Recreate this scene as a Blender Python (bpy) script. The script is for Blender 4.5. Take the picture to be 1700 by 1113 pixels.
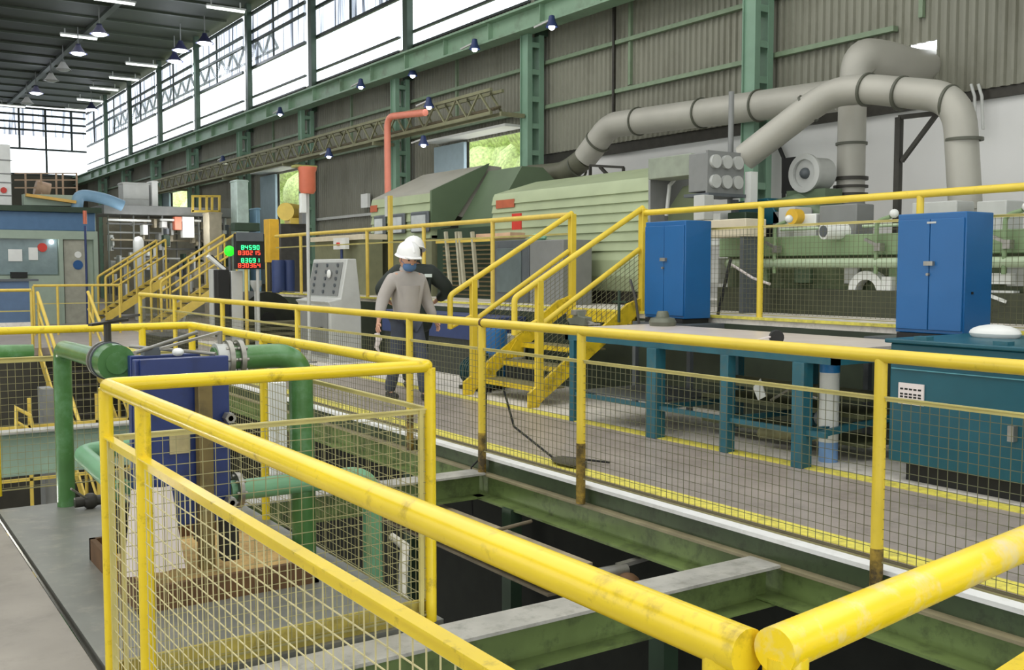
import bpy, bmesh, math, random
from mathutils import Vector, Matrix
random.seed(7)
sc = bpy.context.scene
for o in list(bpy.data.objects): bpy.data.objects.remove(o)
COL = sc.collection

# ------------------------------------------------------------------ camera
F, TH, EYE = 1690.0, math.radians(33.7), 1.5
PITCH = math.atan(110/F)
cam = bpy.data.cameras.new('camera'); camo = bpy.data.objects.new('camera', cam); COL.objects.link(camo)
cam.sensor_width = 36; cam.sensor_fit = 'HORIZONTAL'; cam.lens = 36*F/1700; cam.clip_start = 0.05; cam.clip_end = 400
FWD = Vector((math.sin(TH)*math.cos(PITCH), math.cos(TH)*math.cos(PITCH), -math.sin(PITCH)))
RGT = Vector((math.cos(TH), -math.sin(TH), 0)); UP = RGT.cross(FWD)
ORI = Vector((0, 0, EYE))
camo.location = ORI
camo.rotation_euler = Matrix((RGT, UP, -FWD)).transposed().to_euler()
sc.camera = camo

# ------------------------------------------------------------------ world, lights, exposure
w = bpy.data.worlds.new('daylight'); sc.world = w; w.use_nodes = True
bg = w.node_tree.nodes['Background']; bg.inputs[0].default_value = (0.90, 0.95, 1.0, 1); bg.inputs[1].default_value = 3.2
def area(name, loc, rot, sx, sy, power, col=(1, 0.99, 0.96)):
    l = bpy.data.lights.new(name, 'AREA'); l.shape = 'RECTANGLE'; l.size = sx; l.size_y = sy; l.energy = power; l.color = col
    o = bpy.data.objects.new(name, l); COL.objects.link(o); o.location = loc; o.rotation_euler = rot
    return o
area('added_overhead_light', (1.0, 10, 9.6), (0, 0, 0), 14, 30, 2500)  # area lamp added below the closed roof in place of assumed skylights
area('far_fill_light', (4.0, 42, 9.6), (0, 0, 0), 12, 26, 640)  # unseen fill lamp added under the closed roof to brighten the far hall
area('added_side_light', (-13.0, 9, 5.0), (0, math.radians(-76), 0), 8, 34, 1250, (0.97, 0.99, 1.0))  # unseen lamp added before the windowless left wall to brighten upright faces
area('added_rear_light', (3.0, -11.0, 4.5), (math.radians(78), 0, math.radians(-14)), 16, 6, 480, (1, 0.98, 0.93))  # unseen lamp added before the solid back wall, lighting from behind the camera
vs = sc.view_settings
vs.view_transform = 'Standard'; vs.look = 'None'; vs.gamma = 1; vs.use_curve_mapping = False; vs.exposure = 0.0

# ------------------------------------------------------------------ pixel to place
def P(px, py, X=None, Y=None, Z=None):
    d = FWD*F + RGT*(px-850) - UP*(py-556.5)
    t = (X-ORI.x)/d.x if X is not None else (Y-ORI.y)/d.y if Y is not None else (Z-ORI.z)/d.z
    return ORI + d*t
def V(*a): return Vector(a)

# ------------------------------------------------------------------ materials
def lin(c): return tuple(((x/255)/12.92 if x/255 <= .04045 else ((x/255+.055)/1.055)**2.4) for x in c)
MATS = {}
def mat(name, rgb, rough=.55, metal=0.0, var=.12, scale=6.0, dirt=None, dirt_amt=.5, dirt_scale=9.0, dirt_lo=.5, bump=0.0, stretch=None, emit=0.0, spec=.5):
    if name in MATS: return MATS[name]
    m = bpy.data.materials.new(name); m.use_nodes = True; nt = m.node_tree; N = nt.nodes; L = nt.links
    b = N['Principled BSDF']; c = lin(rgb)
    b.inputs['Roughness'].default_value = rough; b.inputs['Metallic'].default_value = metal
    b.inputs['Specular IOR Level'].default_value = spec
    tc = N.new('ShaderNodeTexCoord'); mp = N.new('ShaderNodeMapping'); L.new(tc.outputs['Object'], mp.inputs[0])
    if stretch: mp.inputs['Scale'].default_value = stretch
    n = N.new('ShaderNodeTexNoise'); n.inputs['Scale'].default_value = scale; n.inputs['Detail'].default_value = 5; L.new(mp.outputs[0], n.inputs[0])
    r = N.new('ShaderNodeValToRGB'); L.new(n.outputs[0], r.inputs[0])
    r.color_ramp.elements[0].position = .3; r.color_ramp.elements[1].position = .7
    r.color_ramp.elements[0].color = tuple(max(0, x*(1-var)) for x in c)+(1,)
    r.color_ramp.elements[1].color = tuple(min(1, x*(1+var)) for x in c)+(1,)
    out = r.outputs[0]
    if dirt:
        n2 = N.new('ShaderNodeTexNoise'); n2.inputs['Scale'].default_value = dirt_scale; n2.inputs['Detail'].default_value = 8; n2.inputs['Roughness'].default_value = .7
        L.new(mp.outputs[0], n2.inputs[0])
        r2 = N.new('ShaderNodeValToRGB'); L.new(n2.outputs[0], r2.inputs[0])
        r2.color_ramp.elements[0].position = dirt_lo; r2.color_ramp.elements[1].position = dirt_lo+.2
        r2.color_ramp.elements[0].color = (0, 0, 0, 1); r2.color_ramp.elements[1].color = (dirt_amt,)*3+(1,)
        mx = N.new('ShaderNodeMix'); mx.data_type = 'RGBA'
        L.new(r2.outputs[0], mx.inputs[0]); L.new(out, mx.inputs[6]); mx.inputs[7].default_value = lin(dirt)+(1,)
        out = mx.outputs[2]
    L.new(out, b.inputs['Base Color'])
    if emit: 
        b.inputs['Emission Color'].default_value = c+(1,); b.inputs['Emission Strength'].default_value = emit
    if bump:
        bp = N.new('ShaderNodeBump'); bp.inputs['Strength'].default_value = bump; bp.inputs['Distance'].default_value = .02
        L.new(n.outputs[0], bp.inputs['Height']); L.new(bp.outputs[0], b.inputs['Normal'])
    MATS[name] = m
    return m
YEL = mat('yellow_paint', (238, 208, 42), .26, var=.07, scale=4, dirt=(120, 96, 34), dirt_amt=.8, dirt_scale=13, dirt_lo=.56)
YEL2 = mat('yellow_paint_worn', (226, 196, 40), .45, var=.16, scale=9, dirt=(80, 62, 34), dirt_amt=.85, dirt_scale=8)
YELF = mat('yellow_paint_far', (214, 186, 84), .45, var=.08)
WIRE = mat('wire_cream', (200, 190, 140), .5, var=.15)
WIREM = mat('wire_mid_olive', (150, 144, 98), .5, var=.15)
RAILM = mat('mid_rail_paint', (196, 184, 112), .4, var=.15, scale=5)
GRIM = mat('grimy_post_foot', (160, 132, 48), .6, var=.45, scale=14, dirt=(46, 38, 24), dirt_amt=.9, dirt_scale=9, dirt_lo=.4)
YELM = mat('yellow_paint_mid', (226, 198, 62), .34, var=.07, scale=4, dirt=(120, 96, 40), dirt_amt=.5, dirt_scale=12, dirt_lo=.6)
WIREG = mat('wire_greenish', (104, 104, 74), .5, var=.15)
STRIPE = mat('floor_stripe_yellow', (226, 214, 92), .6, var=.15, scale=20, dirt=(120, 112, 80), dirt_amt=.6)
CONC = mat('walkway_concrete', (156, 146, 138), .38, var=.12, scale=2.2, dirt=(104, 96, 88), dirt_amt=.5, dirt_scale=5)
CONCL = mat('pale_concrete', (232, 226, 216), .5, var=.12, scale=3, dirt=(140, 132, 118), dirt_amt=.5)
PLATE = mat('steel_floor_plate', (120, 121, 114), .42, metal=.15, var=.16, scale=2.5, dirt=(168, 160, 146), dirt_amt=.4, dirt_scale=7, bump=.05)
PLATE2 = mat('steel_floor_plate_camera_side', (142, 136, 126), .5, metal=.1, var=.14, scale=2.5, dirt=(100, 96, 86), dirt_amt=.4, dirt_scale=4, bump=.05)
GRNB = mat('green_beam_paint', (104, 122, 70), .42, var=.25, scale=3, dirt=(40, 44, 30), dirt_amt=.8, dirt_scale=5)
BEAMTOP = mat('worn_beam_top', (172, 170, 162), .45, metal=.1, var=.16, scale=5, dirt=(104, 104, 92), dirt_amt=.6)
WHT = mat('white_edge', (244, 244, 242), .5, var=.04, dirt=(170, 165, 150), dirt_amt=.25, dirt_scale=7)
GRNC = mat('green_column_paint', (122, 154, 132), .45, var=.12, scale=2)
GRNG = mat('green_girder_paint', (130, 160, 134), .45, var=.10, scale=1.5, dirt=(88, 92, 72), dirt_amt=.5, dirt_scale=2)
CORR = mat('corrugated_cladding', (128, 128, 114), .5, metal=.1, var=.14, scale=.7, dirt=(98, 96, 80), dirt_amt=.55, dirt_scale=1.5, stretch=(1, 1, .4))
GIRT = mat('girt_green', (120, 138, 112), .5, var=.1)
WALLW = mat('white_wall_paint', (220, 220, 218), .6, var=.05, scale=.8)
CEIL = mat('dark_roof_sheet', (46, 52, 40), .7, var=.12, scale=.4)
PURL = mat('roof_purlin', (52, 60, 46), .6, var=.1)
PIPEG = mat('green_pipe_paint', (76, 122, 66), .28, var=.14, scale=5, dirt=(118, 160, 124), dirt_amt=.6, dirt_scale=5)
PIPEGP = mat('pale_green_pipe_paint', (112, 164, 124), .38, var=.12, scale=5)
BLUEX = mat('exchanger_blue', (28, 48, 104), .38, var=.12, scale=4, dirt=(20, 30, 60), dirt_amt=.5)
BLUEC = mat('cabinet_blue', (20, 92, 150), .35, var=.05, scale=2)
TEAL = mat('teal_paint', (20, 84, 98), .4, var=.12, scale=3)
TEALT = mat('table_teal', (38, 96, 110), .45, var=.15, scale=5, dirt=(90, 96, 84), dirt_amt=.4)
NAVY = mat('navy_panel', (44, 60, 104), .5, var=.1)
HOOD = mat('hood_green', (164, 176, 140), .5, var=.07, scale=2.5)
HOODD = mat('hood_green_dark', (92, 110, 84), .5, var=.08, scale=2)
HOODT = mat('hood_top', (166, 164, 152), .5, var=.06, scale=2)
MACHG = mat('machine_green', (128, 152, 112), .5, var=.1, scale=3)
MACHP = mat('machine_pipe_pale', (172, 190, 158), .35, var=.06)
DUCT = mat('duct_grey', (170, 168, 158), .5, metal=.15, var=.06, scale=2)
DUCTD = mat('duct_dark', (84, 86, 74), .5, var=.1)
GREY = mat('grey_paint', (128, 130, 128), .5, var=.06)
GREYL = mat('light_grey_paint', (186, 188, 184), .5, var=.06)
GREYD = mat('dark_grey_paint', (86, 92, 96), .5, var=.08)
WHITE = mat('white_paint', (228, 230, 226), .45, var=.04)
BLACK = mat('black_matt', (22, 23, 22), .6, var=.2)
STEEL = mat('bare_steel', (150, 148, 140), .35, metal=.6, var=.15, scale=12)
DSTEEL = mat('dark_steel', (62, 60, 54), .5, metal=.4, var=.2, scale=8)
RUST = mat('rusty_brown', (98, 70, 42), .7, var=.25, scale=8)
TRAYT = mat('drip_tray_board', (200, 166, 104), .8, var=.18, scale=9, dirt=(120, 84, 44), dirt_amt=.7, dirt_scale=14)
SALMON = mat('salmon_paint', (226, 136, 112), .4, var=.06)
ORANGE = mat('orange_paint', (206, 112, 84), .45, var=.07)
RED = mat('red_paint', (206, 60, 48), .45, var=.05)
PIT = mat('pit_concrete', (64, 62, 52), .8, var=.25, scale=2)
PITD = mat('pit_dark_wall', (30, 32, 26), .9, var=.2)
CLOTH = mat('white_sheet', (226, 216, 214), .8, var=.04)
GLOW = mat('lamp_glow', (240, 246, 255), .4, emit=9.0)
TUBE = mat('tube_glow', (235, 240, 232), .4, emit=2.2)
LEDG = mat('display_green', (60, 255, 150), .4, emit=1.6)
LEDR = mat('display_red', (255, 70, 50), .4, emit=1.6)
CABB = mat('cabin_blue', (76, 112, 148), .45, var=.07)
CABG = mat('cabin_grey', (156, 172, 156), .5, var=.05)
SKYB = mat('pale_blue_paint', (128, 164, 190), .45, var=.06)
DGREEN = mat('dark_green_paint', (40, 60, 42), .5, var=.15)

def glass_mat(name, tint, mixf, streak):
    m = bpy.data.materials.new(name); m.use_nodes = True; nt = m.node_tree; N = nt.nodes; L = nt.links
    N.remove(N['Principled BSDF']); out = N['Material Output']
    tr = N.new('ShaderNodeBsdfTransparent'); tr.inputs[0].default_value = tint+(1,)
    tl = N.new('ShaderNodeBsdfTranslucent'); tl.inputs[0].default_value = (.75, .78, .8, 1)
    gl = N.new('ShaderNodeBsdfGlossy'); gl.inputs[1].default_value = .15
    mx = N.new('ShaderNodeMixShader'); L.new(tr.outputs[0], mx.inputs[1]); L.new(tl.outputs[0], mx.inputs[2]); mx.inputs[0].default_value = mixf
    m2 = N.new('ShaderNodeMixShader'); m2.inputs[0].default_value = .05; L.new(mx.outputs[0], m2.inputs[1]); L.new(gl.outputs[0], m2.inputs[2])
    if streak:
        tc = N.new('ShaderNodeTexCoord'); mp = N.new('ShaderNodeMapping'); mp.inputs['Scale'].default_value = (2.2, 2.2, .12); L.new(tc.outputs['Object'], mp.inputs[0])
        n = N.new('ShaderNodeTexNoise'); n.inputs['Scale'].default_value = 2.4; n.inputs['Detail'].default_value = 4; L.new(mp.outputs[0], n.inputs[0])
        r = N.new('ShaderNodeValToRGB'); L.new(n.outputs[0], r.inputs[0]); r.color_ramp.elements[0].position = .34; r.color_ramp.elements[1].position = .50
        r.color_ramp.elements[0].color = (.16, .17, .20, 1); r.color_ramp.elements[1].color = (.78, .80, .84, 1)
        L.new(r.outputs[0], tr.inputs[0]); 
    L.new(m2.outputs[0], out.inputs[0]); MATS[name] = m
    return m
GLASSC = glass_mat('clear_pane', (.92, .94, .94), .04, False)
GLASSS = glass_mat('streaky_pane', (.4, .42, .5), .12, True)

# ------------------------------------------------------------------ mesh builder
class MB:
    def __init__(s): s.bm = bmesh.new()
    def quadbox(s, c):  # 8 corners: bottom 4 ccw, top 4 ccw
        v = [s.bm.verts.new(p) for p in c]
        for f in ((3, 2, 1, 0), (4, 5, 6, 7), (0, 1, 5, 4), (1, 2, 6, 5), (2, 3, 7, 6), (3, 0, 4, 7)): s.bm.faces.new([v[i] for i in f])
        return s
    def box(s, x0, x1, y0, y1, z0, z1):
        x0, x1 = sorted((x0, x1)); y0, y1 = sorted((y0, y1)); z0, z1 = sorted((z0, z1))
        return s.quadbox([(x0, y0, z0), (x1, y0, z0), (x1, y1, z0), (x0, y1, z0), (x0, y0, z1), (x1, y0, z1), (x1, y1, z1), (x0, y1, z1)])
    def bar(s, a, b, wd, ht=None, up=(0, 0, 1)):
        a = Vector(a); b = Vector(b); ht = ht or wd; d = (b-a).normalized(); up = Vector(up)
        if abs(d.dot(up)) > .99: up = Vector((1, 0, 0))
        sd = d.cross(up).normalized(); u = sd.cross(d); sd = sd*wd/2; u = u*ht/2
        return s.quadbox([a-sd-u, a+sd-u, b+sd-u, b-sd-u, a-sd+u, a+sd+u, b+sd+u, b-sd+u])
    def prism(s, poly, axis, a, b):
        """poly: 2-D outline; axis 'x','y','z' extruded a..b"""
        def p3(p, t): return {'x': (t, p[0], p[1]), 'y': (p[0], t, p[1]), 'z': (p[0], p[1], t)}[axis]
        v0 = [s.bm.verts.new(p3(p, a)) for p in poly]; v1 = [s.bm.verts.new(p3(p, b)) for p in poly]; n = len(poly)
        s.bm.faces.new(v0[::-1]); s.bm.faces.new(v1)
        for i in range(n): s.bm.faces.new([v0[i], v0[(i+1) % n], v1[(i+1) % n], v1[i]])
        return s
    def tube(s, pts, r, n=16, cap=True, closed=False):
        pts = [Vector(p) for p in pts]; rs = r if isinstance(r, (list, tuple)) else [r]*len(pts); rings = []; m = len(pts)
        d0 = (pts[1]-pts[0]).normalized(); ref = Vector((0, 0, 1)) if abs(d0.z) < .9 else Vector((1, 0, 0))
        sd = d0.cross(ref).normalized()
        for i, p in enumerate(pts):
            if closed: di = (p-pts[i-1]).normalized(); do = (pts[(i+1) % m]-p).normalized()
            else:
                di = (p-pts[i-1]).normalized() if i else (pts[1]-p).normalized()
                do = (pts[i+1]-p).normalized() if i < m-1 else di
            t = (di+do); t = t.normalized() if t.length > 1e-6 else di
            sd = (sd - t*sd.dot(t)); sd = sd.normalized() if sd.length > 1e-6 else t.orthogonal().normalized()
            u = t.cross(sd); k = 1/max(.35, math.sqrt(max(.01, (1+di.dot(do))/2)))
            bend = (do-di); bend = bend.normalized() if bend.length > 1e-5 else None
            ring = []
            for j in range(n):
                a = 2*math.pi*j/n; off = sd*math.cos(a)*rs[i]+u*math.sin(a)*rs[i]
                if bend is not None: off = off+bend*off.dot(bend)*(k-1)
                ring.append(s.bm.verts.new(p+off))
            rings.append(ring)
        rr = rings+([rings[0]] if closed else [])
        for a, b in zip(rr, rr[1:]):
            for j in range(n): s.bm.faces.new([a[j], a[(j+1) % n], b[(j+1) % n], b[j]])
        if cap and not closed: s.bm.faces.new(rings[0][::-1]); s.bm.faces.new(rings[-1])
        return s
    def cyl(s, a, b, r, n=20): return s.tube([a, b], r, n)
    def ring(s, c, d, ro, ri, th, n=28):
        """flat annulus of thickness th centred at c, axis d"""
        c = Vector(c); d = Vector(d).normalized(); e = d.orthogonal().normalized(); f = d.cross(e); R = []
        for (rad, off) in ((ro, -th/2), (ro, th/2), (ri, th/2), (ri, -th/2)):
            R.append([s.bm.verts.new(c+d*off+(e*math.cos(2*math.pi*j/n)+f*math.sin(2*math.pi*j/n))*rad) for j in range(n)])
        for k in range(4):
            a, b = R[k], R[(k+1) % 4]
            for j in range(n): s.bm.faces.new([a[j], a[(j+1) % n], b[(j+1) % n], b[j]])
        return s
    def lathe(s, prof, c, d=(0, 0, 1), n=28):
        """prof: (radius, offset along axis)"""
        c = Vector(c); d = Vector(d).normalized(); e = d.orthogonal().normalized(); f = d.cross(e); rings = []
        for (rad, off) in prof:
            if rad < 1e-5: rings.append([s.bm.verts.new(c+d*off)])
            else: rings.append([s.bm.verts.new(c+d*off+(e*math.cos(2*math.pi*j/n)+f*math.sin(2*math.pi*j/n))*rad) for j in range(n)])
        for a, b in zip(rings, rings[1:]):
            for j in range(n):
                if len(a) == 1 and len(b) == 1: continue
                if len(a) == 1: s.bm.faces.new([a[0], b[(j+1) % n], b[j]])
                elif len(b) == 1: s.bm.faces.new([a[j], a[(j+1) % n], b[0]])
                else: s.bm.faces.new([a[j], a[(j+1) % n], b[(j+1) % n], b[j]])
        for q in (rings[0], rings[-1]):
            if len(q) > 1: s.bm.faces.new(q)
        return s
    def ball(s, c, r, sx=1, sy=1, sz=1, n=16):
        m = Matrix.Translation(Vector(c)) @ Matrix.Diagonal((r*sx, r*sy, r*sz, 1))
        bmesh.ops.create_uvsphere(s.bm, u_segments=n, v_segments=max(6, n//2+2), radius=1, matrix=m)
        return s
    def build(s, name, m, parent=None, bevel=0, kind=None, label=None, cat=None, group=None, sharp=38, smooth=True):
        bm = s.bm
        bmesh.ops.recalc_face_normals(bm, faces=bm.faces)
        if smooth:
            lim = math.radians(sharp)
            for f in bm.faces: f.smooth = True
            for e in bm.edges:
                e.smooth = len(e.link_faces) == 2 and e.calc_face_angle(3.2) < lim
        base = BASE.get(parent.name, Vector()) if parent is not None else Vector()
        if base.length: bmesh.ops.translate(bm, verts=bm.verts, vec=-base)
        me = bpy.data.meshes.new(name); bm.to_mesh(me); bm.free()
        o = bpy.data.objects.new(name, me); COL.objects.link(o); me.materials.append(m)
        if parent is not None: o.parent = parent; BASE[o.name] = base
        if bevel:
            b = o.modifiers.new('bevel', 'BEVEL'); b.width = bevel; b.segments = 2; b.limit_method = 'ANGLE'; b.angle_limit = math.radians(50)
        if label: o['label'] = label
        if cat: o['category'] = cat
        if group: o['group'] = group
        if kind: o['kind'] = kind
        return o
BASE = {}
def thing(name, label, cat, base=(0, 0, 0), group=None):
    o = bpy.data.objects.new(name, None); COL.objects.link(o); o.location = Vector(base); o.empty_display_size = .1
    BASE[o.name] = Vector(base); o['label'] = label; o['category'] = cat
    if group: o['group'] = group
    return o
def struct(name, mb, m, **k): return mb.build(name, m, kind='structure', **k)
def one(name, mb, m, label, cat, group=None, **k): return mb.build(name, m, label=label, cat=cat, group=group, **k)
def arc(c, a, b, n=6):
    """points from a to b round a rounded corner whose sharp corner is c"""
    c = Vector(c); a = Vector(a); b = Vector(b)
    return [(a*(1-t)**2 + c*2*t*(1-t) + b*t*t) for t in [i/n for i in range(n+1)]]
def rounded(pts, rad, n=6):
    pts = [Vector(p) for p in pts]; out = [pts[0]]
    for i in range(1, len(pts)-1):
        p = pts[i]; a = p+(pts[i-1]-p).normalized()*min(rad, (pts[i-1]-p).length*.49); b = p+(pts[i+1]-p).normalized()*min(rad, (pts[i+1]-p).length*.49)
        out += arc(p, a, b, n)
    return out+[pts[-1]]
def copy_tree(o, loc, label, parent=None):
    c = o.copy(); COL.objects.link(c); c.parent = parent
    if parent is None: c.location = Vector(loc); c['label'] = label
    for ch in o.children: copy_tree(ch, None, None, c)
    return c
# ================================================================== SETTING
WX = 11.9
COLY = [-0.6, 5.1, 11.0, 17.0, 22.7, 28.7, 34.2, 40.1, 45.5, 50.8, 55.9]
ZP = -0.12      # level of the near steel platform and beam tops
# floors
struct('floor', MB().box(-8, .835, -6, 7.55, ZP-.06, ZP), PLATE2)
struct('floor_plate', MB().box(.87, 2.3, 4.02, 7.55, ZP-.06, ZP), PLATE)
struct('floor_walkway', MB().box(4.43, 7.72, -6, 21, -.14, 0), CONC)
struct('floor_workshop', MB().box(6.16, 7.72, -6, 21, 0, .004), CONCL)
struct('floor_hall', MB().box(-14, 12, 21.0, 60, -.14, 0.0), CONC)
struct('floor_platform', MB().box(7.75, 12, -6, 21, .84, 1.0), CONCL)
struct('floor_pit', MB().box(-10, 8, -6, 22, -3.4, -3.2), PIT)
struct('trim_1', MB().box(4.31, 4.43, -6, 21, -.024, .0), WHT)               # white edge of the walkway
struct('trim_20', MB().box(4.425, 4.48, -6, 21, 0, .003), mat('dark_kerb_line', (84, 72, 44), .7, var=.3))  # dark line between the white edge and the yellow stripe
struct('trim_2', MB().box(4.50, 4.66, -6, 21, 0, .004), STRIPE)
struct('trim_3', MB().box(6.02, 6.16, -6, 26, 0, .006), STRIPE)
struct('trim_4', MB().box(4.315, 4.43, -6, 21, -.16, -.026), mat('fascia_green', (58, 72, 46), .5, var=.3, scale=3, dirt=(30, 30, 22), dirt_amt=.7))
struct('trim_5', MB().box(7.72, 7.78, -6, 21, .985, 1.012), STRIPE)            # platform nosing
struct('trim_6', MB().box(7.735, 7.75, -6, 21, 0, .93), mat('platform_fascia', (48, 58, 42), .6, var=.25, scale=3))
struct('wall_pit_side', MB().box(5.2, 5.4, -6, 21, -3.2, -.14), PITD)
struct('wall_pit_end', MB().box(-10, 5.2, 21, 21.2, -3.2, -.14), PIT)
# ceiling
struct('ceiling', MB().box(-14, 12.2, -12, 60.2, 10.25, 10.35), CEIL)
mb = MB()
for i in range(18): mb.box(-14, 11.9, 26+i*2.0, 26.10+i*2.0, 10.18, 10.25)
struct('trim_7', mb, PURL)
mb = MB()
for x in (-8, -2, 3, 8): mb.box(x, x+.2, 25, 60, 10.12, 10.25)
struct('trim_8', mb, PURL)
struct('wall_left', MB().box(-14.2, -14, -12, 60, -3.2, 10.3), WALLW)
struct('wall_back', MB().box(-14, 12, -12.2, -12, -3.2, 10.3), WALLW)

# corrugated right wall, one sheet run per opening-free stretch
def corrugated(name, y0, y1, z0, z1, pitch=.13, depth=.035):
    n = max(1, round((y1-y0)/pitch)); p = (y1-y0)/n; prof = []
    for i in range(n):
        a = y0+i*p; prof += [(a, 0), (a+p*.30, 0), (a+p*.45, depth), (a+p*.85, depth)]
    prof.append((y1, 0)); mb = MB(); bm = mb.bm
    lo = [bm.verts.new((WX+d, y, z0)) for y, d in prof]; hi = [bm.verts.new((WX+d, y, z1)) for y, d in prof]
    lo2 = [bm.verts.new((WX+d+.03, y, z0)) for y, d in prof]; hi2 = [bm.verts.new((WX+d+.03, y, z1)) for y, d in prof]
    for i in range(len(prof)-1):
        bm.faces.new([lo[i], lo[i+1], hi[i+1], hi[i]]); bm.faces.new([lo2[i+1], lo2[i], hi2[i], hi2[i+1]])
        bm.faces.new([lo[i+1], lo[i], lo2[i], lo2[i+1]]); bm.faces.new([hi[i], hi[i+1], hi2[i+1], hi2[i]])
    return mb.build(name, CORR, kind='structure', smooth=False)
HY0, HY1, HZ0, HZ1 = 8.02, 8.42, 4.0, 4.44
corrugated('wall_right', -6, HY0, 3.72, 6.9)
corrugated('wall_right_over_opening', HY0, HY1, HZ1, 6.9)
corrugated('wall_right_under_opening', HY0, HY1, 3.72, HZ0)
corrugated('wall_right_middle', HY1, 17.0, 3.78, 6.9)
corrugated('wall_right_over_doors', 17.0, 45.5, 4.75, 6.9)
DOORS = [(17.35, 19.6, 4.32), (29.4, 31.2, 4.5), (41.2, 43.4, 4.7)]
ys = [17.0]+[v for d in DOORS for v in d[:2]]+[45.5]
for i in range(0, 8, 2): corrugated('wall_right_lower', ys[i], ys[i+1], .0, 4.75)
for i, d in enumerate(DOORS): corrugated('wall_right_door_head', d[0], d[1], d[2], 4.75)
corrugated('wall_right_far', 45.5, 60, 0, 6.9)
struct('wall_white', MB().box(WX+.12, WX+.3, -6, 16.95, 1.0, 3.86), WALLW)
struct('trim_9', MB().box(WX+.05, WX+.14, -6, 16.95, 3.60, 3.80), DSTEEL)  # dark strip standing in for the shadow gap under the cladding
# girts
k = 10
for z in (4.68, 5.54, 6.33):
    struct('trim_%d' % (k+20), MB().box(WX-.10, WX, 8.6 if z < 5 else -6, 60, z-.035, z+.035), GIRT); k += 1
for y in (14.0, 20.0, 31.5, 25.6, 8.2, 4.0): 
    struct('trim_%d' % (k+20), MB().box(WX-.06, WX, y, y+.06, 4.75, 6.4), GIRT); k += 1
struct('trim_%d' % (k+20), MB().box(WX-.08, WX, 22.8, 28.5, 2.9, 2.97), GREYL); k += 1
# door leaves and canopies by the openings
for i, (a, b, z) in enumerate(DOORS):
    struct('door_%d' % (i+1), MB().box(WX-.12, WX-.04, b, b+1.35, 1.0, z), mat('door_leaf', (150, 170, 178), .5, var=.06), bevel=.01)
    struct('trim_%d' % (k+20), MB().box(WX-.5, WX, a, b+1.2, z+.06, z+.11), WHITE); k += 1
# greenery and ground outside
hb = MB(); random.seed(3)
for i in range(44):
    for j in range(4):
        hb.ball((20+random.uniform(-1, 1), 24+i*1.3, 1.0+j*1.9+random.uniform(-.4, .4)), random.uniform(1.1, 1.6), n=10)
hb.build('hedge', mat('hedge_leaves', (206, 226, 150), .8, var=.35, scale=9, bump=.8), label='hedge with daylight glare painted into its pale green, outside the wall openings', cat='hedge', kind='stuff')  # brightness of the daylit leaves is put into their pale colour
struct('ground_outside', MB().box(12.3, 40, -6, 70, -.3, -.1), CONCL)

# clerestory windows
k2 = 1
MULL = mat('window_mullion', (34, 44, 40), .5, var=.1)
for a, b in zip(COLY, COLY[1:]+[60.0]):
    if a < 4: continue
    f = MB(); a2 = a+.16; b2 = b-.16
    for z, t in ((6.88, .05), (7.22, .05), (8.18, .09), (9.02, .08), (9.36, .08), (9.95, .1)): f.box(WX-.04, WX+.04, a2, b2, z-t/2, z+t/2)
    m = (a+b)/2
    f.box(WX-.03, WX+.03, m-.015, m+.015, 8.18, 9.95)
    fr = struct('window_%d' % k2, f, MULL)
    g = MB(); g.box(WX+.05, WX+.06, a2, b2, 6.88, 8.18); g.build('clear_pane', GLASSC, fr)
    g = MB(); g.box(WX+.05, WX+.06, a2, b2, 8.18, 9.95); g.build('streaky_pane', GLASSS, fr)
    k2 += 1
# zig-zag bracing seen through the upper panes
br = MB()
for i in range(18):
    y = 35+i*1.4
    br.bar((13.4, y, 9.3), (13.4, y+.7, 9.95), .07); br.bar((13.4, y+.7, 9.95), (13.4, y+1.4, 9.3), .07); br.bar((13.4, y, 9.3), (13.4, y+1.4, 9.3), .07)
struct('roof_edge_bracing', br, MULL)
# end wall: dark below, glazed above
struct('wall_end', MB().box(-14, 12, 60, 60.3, -.1, 6.5), mat('end_wall_dark', (78, 76, 62), .7, var=.2, scale=.6))
f = MB()
for z in (6.55, 7.9, 8.9, 9.3, 9.7, 10.05): f.box(-14, 11.9, 59.95, 60.05, z-.05, z+.05)
for i in range(20): f.box(-13.6+i*1.3, -13.5+i*1.3, 59.96, 60.04, 6.5 if i % 3 == 0 else 7.9, 10.05)
fr = struct('window_%d' % k2, f, MULL)
MB().box(-14, 11.9, 60.06, 60.07, 6.5, 8.6).build('clear_pane', GLASSC, fr)
MB().box(-14, 11.9, 60.06, 60.07, 8.6, 10.05).build('streaky_pane', GLASSS, fr)

# columns: two legs with batten plates, tall posts above the girder
def column(y, lab):
    y = y*.978; t = thing('lattice_column', lab, 'column', (11.6, y, 0), 'green lattice columns along the cladding wall')
    for x, nm in ((11.42, 'front_leg'), (11.70, 'rear_leg')):
        MB().box(x-.02, x+.02, y-.11, y+.11, 0, 6.05).box(x-.055, x+.055, y-.13, y-.11, 0, 6.05).box(x-.055, x+.055, y+.11, y+.13, 0, 6.05).build(nm, GRNC, t)
    b = MB(); z = .6
    while z < 6.0: b.box(11.44, 11.68, y-.12, y-.10, z, z+.10); b.box(11.44, 11.68, y+.10, y+.12, z, z+.10); z += .52
    b.build('batten', GRNC, t)
    MB().box(11.70, 11.86, y-.12, y+.12, 6.05, 10.25).build('upper_post', mat('upper_post_green', (46, 66, 50), .5, var=.12), t)
    return t
NTH = ['beside the large duct bend', 'beside the dark duct elbow at the white wall', 'beside the orange pipe', 'behind the orange topped pole', 'past the second door opening', 'first beyond the tall grey cabinets', 'next to the third door opening', 'third from the end wall', 'second from the end wall', 'nearest the end wall']
for y, s in zip(COLY[2:], NTH): column(y, 'green battened steel column on the cladding wall, '+s)
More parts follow.
